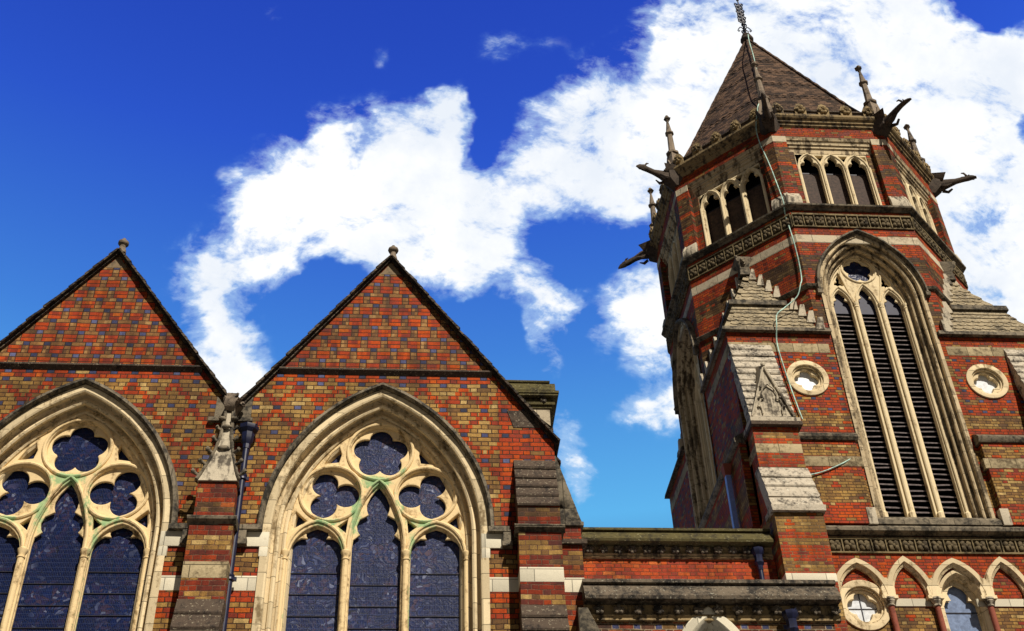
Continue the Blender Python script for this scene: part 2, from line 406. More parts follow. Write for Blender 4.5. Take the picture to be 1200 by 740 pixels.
M['scale'] = stone_mat('scaled broach stone', (.33,.27,.17), (.07,.058,.04), .56, bumpd=.02, lichen=(.58,.54,.42), scale=1.4)
M['iron2'] = simple_mat('saddle bar iron', (.02,.02,.03), .6, .2)

fb = [(8.7,9.37,'Y'),(9.54,9.62,'Y'),(10.17,10.45,'Y'),(10.6,10.8,'Y'),(10.84,13.67,'D'),(13.76,13.84,'H'),(13.93,16.9,'T'),(6.0,7.0,'Y'),(7.8,8.2,'Y')]
M['facade'] = brick_mat('patterned polychrome brick', fb, U=.35, H=.0833, z0=.10, jw=.016, mortar=(.085,.040,.022), dirt=.35, edges=(-100, 1.35))
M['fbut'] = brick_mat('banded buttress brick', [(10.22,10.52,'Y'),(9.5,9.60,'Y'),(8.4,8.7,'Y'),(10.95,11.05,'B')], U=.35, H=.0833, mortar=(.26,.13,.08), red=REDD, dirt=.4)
M['tower'] = brick_mat('tower banded brick', [(10.5,10.93,'Y'),(13.06,13.66,'Y'),(14.14,14.42,'Y'),(14.91,15.25,'Y'),(15.28,16.78,'X'),(17.62,18.28,'B'),(19.13,19.63,'B'),
   (21.75,22.01,'B'),(22.19,22.52,'B'),(22.67,23.16,'B'),(9.0,9.6,'Y'),(7.4,8.0,'Y')], U=.30, H=.066, jw=.012, mortar=(.11,.055,.028), dirt=.4)
M['tbut'] = brick_mat('tower buttress brick', [(14.28,14.42,'Y'),(13.5,13.6,'B'),(12.04,12.55,'Y'),(11.74,11.88,'Y'),(11.2,11.45,'Y'),(10.3,10.9,'Y'),(15,15.5,'B')], U=.30, H=.066, mortar=(.30,.20,.10), dirt=.35)
M['link'] = brick_mat('orange red brick', [], U=.34, H=.074, mortar=(.24,.09,.04), dirt=.35, mix_y=0.0, red=[(0,(.25,.03,.01)),(.4,(.42,.048,.010)),(.8,(.50,.085,.014)),(1,(.58,.16,.04))])
M['porch'] = brick_mat('mixed brown brick', [(9.17,9.26,'H')], U=.33, H=.088, mortar=(.48,.36,.22), dirt=.5, mix_y=.25, yel=BRN, jw=.022,
   red=[(0,(.04,.022,.015)),(.3,(.10,.04,.02)),(.55,(.26,.045,.016)),(.85,(.40,.06,.015)),(1,(.5,.2,.07))], z0=-.002)
M['tympan'] = brick_mat('rubbed red brick', [], U=.4, H=.09, mortar=(.2,.05,.03), mix_y=0)

# ------------------------------------------------------------------ mesh builder
SPLIT = {'stepped_stones','thickened_wall','stone_band','string_course','springer_block','quoin_stone','pier_foot','sill_stop','mullion_shaft','saddle_bar','glazing_bar','impost_band','recess_brick'}
class MB:
    def __init__(s, T=None): s.v = []; s.f = []; s.T = T or Matrix.Identity(4)
    def av(s, pts):
        i = len(s.v); s.v += [tuple(s.T @ Vector(p)) for p in pts]; return i
    def face(s, pts): i = s.av(pts); s.f.append(tuple(range(i, i+len(pts)))); return s
    def box(s, x0, x1, y0, y1, z0, z1):
        i = s.av([(x0,y0,z0),(x1,y0,z0),(x1,y1,z0),(x0,y1,z0),(x0,y0,z1),(x1,y0,z1),(x1,y1,z1),(x0,y1,z1)])
        for q in ((0,1,5,4),(1,2,6,5),(2,3,7,6),(3,0,4,7),(4,5,6,7),(3,2,1,0)): s.f.append(tuple(i+k for k in q))
        return s
    def extr(s, pts, d):
        """closed prism from planar polygon pts (3D) along vector d"""
        n = len(pts); i = s.av(pts); j = s.av([tuple(Vector(p)+Vector(d)) for p in pts])
        s.f.append(tuple(range(i, i+n))); s.f.append(tuple(range(j+n-1, j-1, -1)))
        for k in range(n): s.f.append((i+k, i+(k+1) % n, j+(k+1) % n, j+k))
        return s
    def prism(s, poly, y0, y1): return s.extr([(x, y0, z) for x, z in poly], (0, y1-y0, 0))
    def sprism(s, poly, x0, x1): return s.extr([(x0, y, z) for y, z in poly], (x1-x0, 0, 0))
    def loft(s, rings, closed=True, caps=True):
        n = len(rings[0]); ids = [s.av(r) for r in rings]
        for a, b in zip(ids, ids[1:]):
            for k in range(n if closed else n-1):
                k2 = (k+1) % n; s.f.append((a+k, a+k2, b+k2, b+k))
        if caps and closed:
            s.f.append(tuple(ids[0]+k for k in range(n-1, -1, -1))); s.f.append(tuple(ids[-1]+k for k in range(n)))
        return s
    def tube(s, pts, r, n=8, closed=False):
        P = [Vector(p) for p in pts]; rings = []; m = len(P); ref = None
        for i, p in enumerate(P):
            a = P[(i-1) % m] if (closed or i > 0) else p; b = P[(i+1) % m] if (closed or i < m-1) else p
            t = (b-a).normalized()
            if ref is None: ref = t.orthogonal().normalized()
            ref = (ref - t*ref.dot(t)); ref = ref.normalized() if ref.length > 1e-6 else t.orthogonal().normalized()
            u = ref; w = t.cross(u)
            rr = r[i] if isinstance(r, (list, tuple)) else r
            rings.append([tuple(p + (u*cos(2*pi*k/n) + w*sin(2*pi*k/n))*rr) for k in range(n)])
        if closed:
            ids = [s.av(q) for q in rings]
            # align last ring with first
            for a, b in zip(ids, ids[1:]):
                for k in range(n): s.f.append((a+k, a+(k+1) % n, b+(k+1) % n, b+k))
            a, b = ids[-1], ids[0]
            R0 = s.v[b:b+n]; RL = s.v[a:a+n]
            best = min(range(n), key=lambda o: sum((Vector(RL[k])-Vector(R0[(k+o) % n])).length for k in range(n)))
            for k in range(n): s.f.append((a+k, a+(k+1) % n, b+(k+1+best) % n, b+(k+best) % n))
            return s
        return s.loft(rings)
    def lathe(s, prof, cx, cy, n=12):
        return s.loft([[(cx+r*cos(2*pi*k/n), cy+r*sin(2*pi*k/n), z) for k in range(n)] for r, z in prof])
    def blob(s, c, r, sx=1, sy=1, sz=1, jit=0.0, seg=6, ringn=4):
        rings = []
        for i in range(ringn+1):
            a = pi*i/ringn; rr = max(0.08, sin(a))
            ph = random.random()
            rings.append([(c[0]+r*sx*rr*cos(2*pi*k/seg+ph*.3)*(1+random.uniform(-jit, jit)), c[1]+r*sy*rr*sin(2*pi*k/seg+ph*.3)*(1+random.uniform(-jit, jit)), c[2]-r*sz*cos(a)) for k in range(seg)])
        return s.loft(rings)
    def build(s, name, mat, parent=None, label=None, bevel=0.0, smooth=32, wobble=0.0, M_=None, origin=None):
        root = parent
        while root is not None and root.parent is not None: root = root.parent
        L = Vector(root.location) if root is not None else Vector((0, 0, 0))
        me = bpy.data.meshes.new(name)
        W_ = [Vector(p) for p in s.v]
        if M_ is None:
            me.from_pydata([tuple(p-L) for p in W_], [], s.f); WV = W_
        else:
            me.from_pydata([tuple(p) for p in W_], [], s.f); WV = [M_ @ p for p in W_]
        bm = bmesh.new(); bm.from_mesh(me)
        bmesh.ops.remove_doubles(bm, verts=bm.verts, dist=0.0004)
        bmesh.ops.recalc_face_normals(bm, faces=bm.faces)
        if wobble:
            rnd = random.Random(len(bm.verts))
            for v in bm.verts: v.co += Vector((rnd.uniform(-1,1), rnd.uniform(-1,1), rnd.uniform(-1,1)))*wobble
        if bevel:
            ed = [e for e in bm.edges if len(e.link_faces) == 2 and e.calc_face_angle(0) > 0.5]
            bmesh.ops.bevel(bm, geom=ed, offset=bevel, segments=2, affect='EDGES', profile=0.6, clamp_overlap=True)
        if name in SPLIT:
            seen = set(); comps = []
            bm.faces.ensure_lookup_table()
            for f in bm.faces:
                if f.index in seen: continue
                st_ = [f]; seen.add(f.index); cmp_ = []
                while st_:
                    q = st_.pop(); cmp_.append(q.index)
                    for v in q.verts:
                        for f2 in v.link_faces:
                            if f2.index not in seen: seen.add(f2.index); st_.append(f2)
                comps.append(cmp_)
            if len(comps) > 1 and M_ is None:
                first = None
                for cc in comps:
                    vs = {}; fs = []
                    for fi in cc: fs.append(tuple(vs.setdefault(v.index, len(vs)) for v in bm.faces[fi].verts))
                    bm.verts.ensure_lookup_table()
                    m2 = bpy.data.meshes.new(name); m2.from_pydata([tuple(bm.verts[i].co) for i in vs], [], fs)
                    o = s.finish(name, m2, mat, parent, L, None, root, smooth, label)
                    first = first or o
                bm.free(); bpy.data.meshes.remove(me); return first
        bm.to_mesh(me); bm.free()
        return s.finish(name, me, mat, parent, L, M_, root, smooth, label)
    def finish(s, name, me, mat, parent, L, M_, root, smooth, label):
        uv_box(me, (M_ if M_ is not None else Matrix.Translation(L)))
        me.polygons.foreach_set('use_smooth', [True]*len(me.polygons)); me.set_sharp_from_angle(angle=radians(smooth))
        me.materials.append(mat)
        o = bpy.data.objects.new(name, me); COL.objects.link(o)
        if parent is not None:
            o.parent = parent
            if M_ is not None: o.matrix_local = Matrix.Translation(-L) @ M_ if parent is root else M_
        if label: o['label'] = label
        return o

def uv_box(me, MW):
    uvl = me.uv_layers.new(name='UVMap'); R3 = MW.to_3x3()
    co = [MW @ v.co for v in me.vertices]
    for p in me.polygons:
        n = (R3 @ p.normal); n.normalize()
        if abs(n.z) > 0.985: t = Vector((1, 0, 0)); s_ = Vector((0, 1, 0))
        else:
            t = Vector((-n.y, n.x, 0)).normalized()
            if t.x < -1e-4 or (abs(t.x) <= 1e-4 and t.y < 0): t = -t
            s_ = n.cross(t); s_ = s_ if s_.z > 0 else -s_
            if abs(n.z) < 0.12: s_ = Vector((0, 0, 1))
        for li in p.loop_indices:
            P = co[me.loops[li].vertex_index]; uvl.data[li].uv = (P.dot(t), P.dot(s_))

def plate(T, loops, y0, y1, bev=0.0):
    """2D filled curve with holes -> verts in an MB. loops are (x, z) lists in the wall's frame"""
    cu = bpy.data.curves.new('tmp', 'CURVE'); cu.dimensions = '2D'; cu.fill_mode = 'BOTH'
    for lp in loops:
        sp = cu.splines.new('POLY'); sp.points.add(len(lp)-1); sp.use_cyclic_u = True
        for p, (x, z) in zip(sp.points, lp): p.co = (x, z, 0, 1)
    th = abs(y1-y0)
    cu.extrude = max(0.0, th/2 - bev)
    if bev: cu.bevel_depth = bev; cu.bevel_resolution = 2; cu.offset = -bev
    ob = bpy.data.objects.new('tmp', cu); COL.objects.link(ob)
    dg = bpy.context.evaluated_depsgraph_get(); dg.update()
    me = bpy.data.meshes.new_from_object(ob.evaluated_get(dg))
    mb = MB(T); ym = (y0+y1)/2
    mb.av([(v.co.x, ym - v.co.z, v.co.y) for v in me.vertices])
    mb.f = [tuple(p.vertices) for p in me.polygons]
    bpy.data.objects.remove(ob); bpy.data.meshes.remove(me); bpy.data.curves.remove(cu)
    return mb

def merge(a, b):
    i = len(a.v); a.v += b.v; a.f += [tuple(k+i for k in f) for f in b.f]; return a

def tag(o, label, cat, group=None, kind=None):
    if label: o['label'] = label
    if cat: o['category'] = cat
    if group: o['group'] = group
    if kind: o['kind'] = kind
    return o
def thing(name, loc, label, cat, group=None):
    o = bpy.data.objects.new(name, None); COL.objects.link(o); o.location = loc; o.empty_display_size = .5
    return tag(o, label, cat, group)
def clone(o, parent, M_=None):
    c = o.copy(); COL.objects.link(c); c.parent = parent
    if M_ is not None: c.matrix_local = M_
    for ch in list(o.children): clone(ch, c)
    return c

# ---- gothic shapes (all x, z about the window's own centre)
def arch_pts(R, c, zs, zb, n=14, xo=0.0, jamb=True):
    a1 = acos(max(-1, min(1, c/R))); pts = []
    if jamb: pts.append((xo-(R-c), zb))
    for i in range(n+1):
        a = pi - (a1)*i/n*1.0
        # centre (+c): left arc from angle pi to pi-a1
        pts.append((xo + c + R*cos(a), zs + R*sin(a)))
    right = [(2*xo - x, z) for x, z in reversed(pts[:-1])]
    return pts + right
def sweep(T, prof, c, zs, zb, n=14, xo=0.0, jamb=True):
    mb = MB(T); rings = []
    cols = [arch_pts(R, c, zs, zb, n, xo, jamb) for R, y in prof]
    m = len(cols[0])
    for k in range(m): rings.append([(cols[i][k][0], prof[i][1], cols[i][k][1]) for i in range(len(prof))])
    mb.loft(rings, closed=False, caps=False)
    return mb
def circle(cx, cz, r, n=28): return [(cx+r*cos(2*pi*k/n), cz+r*sin(2*pi*k/n)) for k in range(n)]
def foil(cx, cz, nl, D, r, start, n=72, sz=1.0):
    out = []
    for k in range(n):
        th = 2*pi*k/n; best = 0
        for j in range(nl):
            a = start + 2*pi*j/nl; dd = th-a
            disc = r*r - (D*sin(dd))**2
            if disc >= 0:
                tt = D*cos(dd)+sqrt(disc); best = max(best, tt)
        out.append((cx+best*cos(th), cz+best*sin(th)*sz))
    return out
def mir(half, cx): # half: (dx,z) bottom->apex (apex dx=0)
    r = [(cx+x, z) for x, z in half]; l = [(cx-x, z) for x, z in reversed(half[:-1] if half[-1][0] == 0 else half)]
    return r+l
def octo(mb, prof, T=None): pass

# ================================================================== GROUND
g = MB().face([(-400,-400,0),(400,-400,0),(400,600,0),(-400,600,0)]).build('ground', simple_mat('asphalt', (.05,.05,.05), .9, 0, .3)); tag(g, None, None, kind='structure')
g = MB().box(-40, 40, 9.5, 15.9, .004, .13).build('pavement', stone_mat('paving slabs', (.16,.15,.13), (.08,.075,.065), .4, joint=(.6,.6))); tag(g, None, None, kind='structure')

# ================================================================== GABLED AISLE
FY = 17.0
F = Matrix.Translation((0, FY, 0))
aisle = thing('church_aisle', (-3.0, FY, 0), 'patterned brick church front with two pointed gables and large traceried windows, at the left', 'church')
WX = [-0.63, -5.60]            # window centres
AX = [-0.58, -5.55]            # gable apexes
APZ, SL = 16.50, 1.385
C1, ZS1 = 1.13, 10.85
VX = -3.065; VZ = APZ - SL*(AX[0]-VX)
EL_, ER = -8.43, 2.27
def gz(x): return APZ - SL*min(abs(x-AX[0]), abs(x-AX[1]))
outline = [(EL_, 0), (ER, 0), (ER, gz(ER)-.02), (AX[0], APZ-.02), (VX, VZ-.02), (AX[1], APZ-.02), (EL_, gz(EL_)-.02)]
holes = [arch_pts(2.86, C1, ZS1, 6.2, 14, x) for x in WX]
wall = plate(F, [outline]+holes, 0, 0.0)
merge(wall, MB(F).box(ER-.01, ER-.005, 0.001, 9.9, 0, gz(ER)-.1).box(EL_, EL_+.005, .001, 9.9, 0, gz(EL_)-.1))
wall.build('wall', M['facade'], aisle)
# jamb strips of brick beside the windows sit in the wall; the moulded stone orders
for wx in WX:
    prof = [(2.90,-.03),(2.80,-.03),(2.775,-.015),(2.765,.02),(2.79,.06),(2.795,.11),(2.765,.16),(2.725,.16),(2.71,.12),(2.675,.105),(2.645,.125),(2.64,.165),(2.67,.20),(2.69,.26),(2.66,.31),(2.62,.30),(2.61,.275),(2.58,.265),(2.555,.285),(2.55,.33),(2.50,.34),(2.475,.37),(2.455,.46)]
    hd = sweep(F, [(2.905,.01),(2.905,-.08),(2.935,-.125),(2.985,-.11),(3.00,-.05),(3.01,.01)], C1, ZS1, 0, 16, wx, jamb=False)
    win = sweep(F, prof, C1, ZS1, 6.2, 18, wx).build('window', M['jamb'], aisle, smooth=24)
    for sx in (-1, 1):
        x0 = wx + sx*(3.0-C1)
        a, b_ = sorted((x0-sx*.10, x0+sx*.24))
        hd.box(a, b_, -.12, .01, ZS1-.075, ZS1+.01); 
        a, b_ = sorted((x0+sx*.13, x0+sx*.25)); hd.box(a, b_, -.11, .01, ZS1-.27, ZS1-.074)
        hd.box(a-.02, b_+.02, -.13, .01, ZS1-.33, ZS1-.25)
    hd.build('hood_mould', M['hood'], win, bevel=0, wobble=.004)
    jb = MB(F)
    for sx in (-1, 1):
        a, b_ = sorted((wx+sx*1.655, wx+sx*2.0)); jb.box(a, b_, -.032, .05, ZS1-.33, ZS1-.077)
        a, b_ = sorted((wx+sx*1.655, wx+sx*1.79)); jb.box(a, b_, -.0315, .05, ZS1-.5, ZS1-.333)
    jb.build('springer_block', M['white'], win, bevel=.006)
    # tracery: pierced front plate, cusped inner plate, rolls, shafts
    zb = 6.25
    out = arch_pts(2.565, C1, ZS1, zb-.05, 18, wx)
    plainC = [(.40,zb),(.40,10.6),(.395,10.85),(.365,11.1),(.295,11.35),(.205,11.58),(.10,11.75),(0,11.87)]
    def arc_head(h, z0, z1, n=7):
        H_ = z1-z0; R = (h*h+H_*H_)/(2*h); c = R-h
        return [(R*cos(acos(c/R)*i/n)-c, z0+R*sin(acos(c/R)*i/n)) for i in range(n+1)][:-1]+[(0, z1)]
    def plainS(): return [(.415, zb)] + arc_head(.415, 10.55, 11.08)
    sp = [[(.68,12.27),(.92,12.24),(.81,12.44),(.69,12.57),(.645,12.43)], [(1.13,11.16),(1.34,11.02),(1.37,11.24),(1.31,11.33)], [(.475,11.2),(.50,10.96),(.63,11.07)]]
    H1 = [circle(wx, 12.48, .50), circle(wx-.77, 11.67, .46), circle(wx+.77, 11.67, .46), mir(plainC, wx), mir(plainS(), wx-.95), mir(plainS(), wx+.95)]
    for q in sp:
        H1.append([(wx+x, z) for x, z in q]); H1.append([(wx-x, z) for x, z in reversed(q)])
    tr = plate(F, [out]+H1, .315, .44, .022)
    foilC = [(.39,zb),(.39,10.72),(.375,10.86),(.27,10.95),(.315,11.02),(.33,11.12),(.285,11.23),(.15,11.31),(.18,11.40),(.185,11.50),(.13,11.64),(.055,11.76),(0,11.83)]
    foilS = [(.405,zb),(.405,10.62),(.385,10.74),(.33,10.83),(.25,10.88),(.145,10.875),(.175,10.93),(.165,10.99),(.09,11.03),(0,11.06)]
    H2 = [foil(wx, 12.48, 5, .27, .195, pi/2), foil(wx-.77, 11.67, 3, .235, .212, 0), foil(wx+.77, 11.67, 3, .235, .212, pi), mir(foilC, wx), mir(foilS, wx-.95), mir(foilS, wx+.95)]
    for q in sp:
        H2.append([(wx+x, z) for x, z in q]); H2.append([(wx-x, z) for x, z in reversed(q)])
    merge(tr, plate(F, [out]+H2, .375, .43, .018))
    def ring(cx, cz, r, rr=.03, y=.31): tr2.tube([(cx+r*cos(2*pi*k/40), y, cz+r*sin(2*pi*k/40)) for k in range(40)], rr, 8, closed=True)
    tr2 = MB(F)
    ring(wx, 12.48, .545); 
    for sx in (-1, 1): ring(wx+sx*.77, 11.67, .505)
    def arc3(half, off, y=.31, rr=.03, cx=wx):
        pts = [(cx+x, y, z) for x, z in mir([(x+off*(1 if x > 0 else 0), z) for x, z in half], 0)]
        tr2.tube(pts, rr, 8)
    arc3([(.45,10.6),(.445,10.85),(.41,11.1),(.335,11.35),(.24,11.6),(.12,11.82),(0,11.93)], 0)
    for sx in (-1, 1): arc3([(.48,10.56)]+arc_head(.46, 10.6, 11.16)[1:], 0, cx=wx+sx*.95)
    merge(tr, tr2)
    tr.build('tracery', M['tracery'], win, smooth=40)
    sh = MB(F)
    for x, r in ((-.475,.052),(.475,.052),(-1.425,.04),(1.425,.04)):
        sh.lathe([(r, zb), (r, 10.46), (r+.012, 10.465), (r+.012, 10.485), (r, 10.49), (r+.005, 10.53), (r+.028, 10.58), (r+.028, 10.61), (r-.01, 10.64)], wx+x, .30, 12)
    sh.build('mullion_shaft', M['tracery'], win, smooth=30)
    gl = MB(F).prism(arch_pts(2.50, C1, ZS1, zb, 12, wx), .455, .475).build('glass', M['glass1' if wx > -2 else 'glass2'], win)
    bars = MB(F)
    for xc in (-.95, 0, .95):
        z = 10.30 if xc else 10.1
        while z > 6.5: bars.box(wx+xc-.42, wx+xc+.42, .440, .452, z, z+.010); z -= .36
    bars.build('saddle_bar', M['iron2'], win)
    sill = MB(F).sprism([(-.12,5.95),(.45,6.3),(.45,5.9),(-.12,5.85)], wx-1.7, wx+1.7).build('sill', M['white'], win)

# white band, with the windows left clear; string at the foot of each gable
def band(T, xs, z0, z1, mat, parent, name='stone_band', y0=-.004, y1=.1, bev=.004):
    mb = MB(T)
    for a, b_ in xs: mb.box(a, b_, y0, y1, z0, z1)
    return mb.build(name, mat, parent, bevel=bev)
band(F, [(EL_, WX[1]-1.66), (WX[1]+1.66, WX[0]-1.66), (WX[0]+1.66, 2.62)], 9.79, 10.035, M['white'], aisle)
for ax in AX:
    h = (APZ-13.99)/SL
    prof = [(-.0,13.83),(-.045,13.87),(-.07,13.90),(-.07,13.935),(0,13.98)]
    MB(F).sprism(prof, ax-h-.02, ax+h+.02).build('string_course', M['wdark'], aisle, wobble=.003)
    # pale apex stone
    MB(F).prism([(ax-.19,APZ-.36),(ax+.19,APZ-.36),(ax,APZ-.08)], -.004, .05).build('apex_stone', M['fapex'], aisle)
    # finial
    fi = MB(F).lathe([(.085,APZ-.02),(.075,APZ+.05),(.06,APZ+.09),(.055,APZ+.16),(.085,APZ+.18),(.10,APZ+.21),(.095,APZ+.25),(.05,APZ+.275)], ax+.03, -.02, 10)
    fi.blob((ax+.03,-.02,APZ+.30), .045, jit=.1)
    fi.build('gable_finial', M['pinn'], aisle, smooth=40)
# verges: run of overlapping tiles along each slope + roofs
def verge(mb, x0, z0, x1, z1, seg=.19):
    L = hypot(x1-x0, z1-z0); n = int(L/seg); ux, uz = (x1-x0)/L, (z1-z0)/L; nx, nz = -uz, ux
    if nz < 0: nx, nz = -nx, -nz
    for i in range(n):
        s0 = i*L/n; s1 = (i+1)*L/n + .015; j = random.uniform(-.008, .008); k = random.uniform(-.012, .012)
        a = (x0+ux*s0, z0+uz*s0); b_ = (x0+ux*s1, z0+uz*s1)
        t0 = .030+j; t1 = .045+j
        mb.prism([(a[0]-nx*.0, a[1]-nz*.0), b_, (b_[0]+nx*t1, b_[1]+nz*t1), (a[0]+nx*t0, a[1]+nz*t0)], -.13+k, .4)
    # bed mould under the tiles
    a = (x0, z0); b_ = (x1, z1)
    mb.prism([(a[0]-nx*.025, a[1]-nz*.025), (b_[0]-nx*.045, b_[1]-nz*.045), b_, a], -.06, .2)
vm = MB(F)
verge(vm, AX[0], APZ, ER+.06, gz(ER)-.07); verge(vm, AX[0], APZ, VX, VZ); verge(vm, AX[1], APZ, VX, VZ); verge(vm, AX[1], APZ, EL_-.06, gz(EL_)-.07)
vm.build('gable_verge', M['verge'], aisle)
rf = MB(F)
for ax, xl, xr in ((AX[0], VX, ER+.15), (AX[1], EL_-.15, VX)):
    for xe in (xl, xr):
        ze = APZ - SL*abs(xe-ax)
        rf.extr([(ax,.35,APZ-.02),(xe,.35,ze-.02),(xe,9.9,ze-.02),(ax,9.9,APZ-.02)], (0,0,.05))
rf.build('roof', M['slate'], aisle)
MB(F).prism(outline, 9.9, 10.0).build('rear_wall', M['link'], aisle)
# kneeler stone low on the right slope, and its mirror
MB(F).prism([(1.50,13.14),(1.60,12.80),(2.275,12.80),(2.275,12.68),(2.27,12.76),(1.90,13.14)], -.012, .05).build('kneeler_stone', M['wdark'], aisle)
# east shoulder beyond the right buttress
sh = MB(F).prism([(ER,0),(2.62,0),(2.62,10.98),(ER,10.98)], .0, .9); sh.build('corner_buttress', M['fbut'], aisle)
cb = MB(F)
n = 5
for i in range(n):
    z1 = 12.25-(i)*.25; z0 = z1-.25; xa = 2.27+.36*(i/n); xb = 2.27+.36*((i+1)/n)
    cb.prism([(ER-.0,z0),(xb+.02,z0),(xa+.015,z1),(ER-.0,z1)], -.003, .92)
cb.box(ER, 2.67, -.04, .95, 10.93, 11.0)
cb.build('corner_weathering', M['hood'], aisle, bevel=.006)
MB(F).box(ER, 2.70, -.06, .95, 10.60, 10.68).build('corner_string', M['wdark'], aisle)
MB(F).prism([(2.45,0),(2.95,0),(2.95,8.6),(2.60,9.42),(2.45,9.42)], -.25, -.005).build('corner_weathering', M['hood'], aisle)

def weathering(mb, x0, x1, yt, zt, yb, zb_, n, lip=.03, over=.03):
    for i in range(n):
        a = i/n; b_ = (i+1)/n
        ya, za = yt+(yb-yt)*a, zt+(zb_-zt)*a; yb2, zb2 = yt+(yb-yt)*b_, zt+(zb_-zt)*b_
        j = random.uniform(-.006, .006)
        mb.sprism([(ya-.004+j, za), (yb2-lip+j, zb2+.03), (yb2-lip+.008+j, zb2-.004), (yb2+.25, zb2-.004), (ya+.25, za)], x0-over, x1+over)

# right buttress (dark offsets) ---------------------------------
def roll_string(mb, x0, x1, yf, z, side=.06):
    pr = [(yf+.01,z-.10),(yf-.03,z-.06),(yf-.075,z-.035),(yf-.085,z),(yf-.05,z+.03),(yf+.01,z+.06)]
    mb.sprism(pr, x0-side, x1+side)
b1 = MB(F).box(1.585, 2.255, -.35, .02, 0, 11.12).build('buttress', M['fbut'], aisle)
w_ = MB(F); weathering(w_, 1.585, 2.255, 0.0, 12.15, -.35, 11.10, 5, .035, .005); w_.build('weathering', M['wdark'], b1, wobble=.004)
w_ = MB(F); roll_string(w_, 1.585, 2.255, -.35, 10.72); w_.box(1.535, 2.305, -.35, 0, 10.64, 10.74); w_.build('string_course', M['hood'], b1, wobble=.003)
MB(F).box(1.582, 2.258, -.354, .0, 9.79, 10.035).build('stone_band', M['white'], b1, bevel=.005)
w_ = MB(F); weathering(w_, 1.585, 2.255, -.352, 9.42, -.75, 8.0, 6, .03, .01); w_.box(1.585, 2.255, -.75, -.3, 0, 8.02); w_.build('lower_weathering', M['wdark'], b1, wobble=.004)

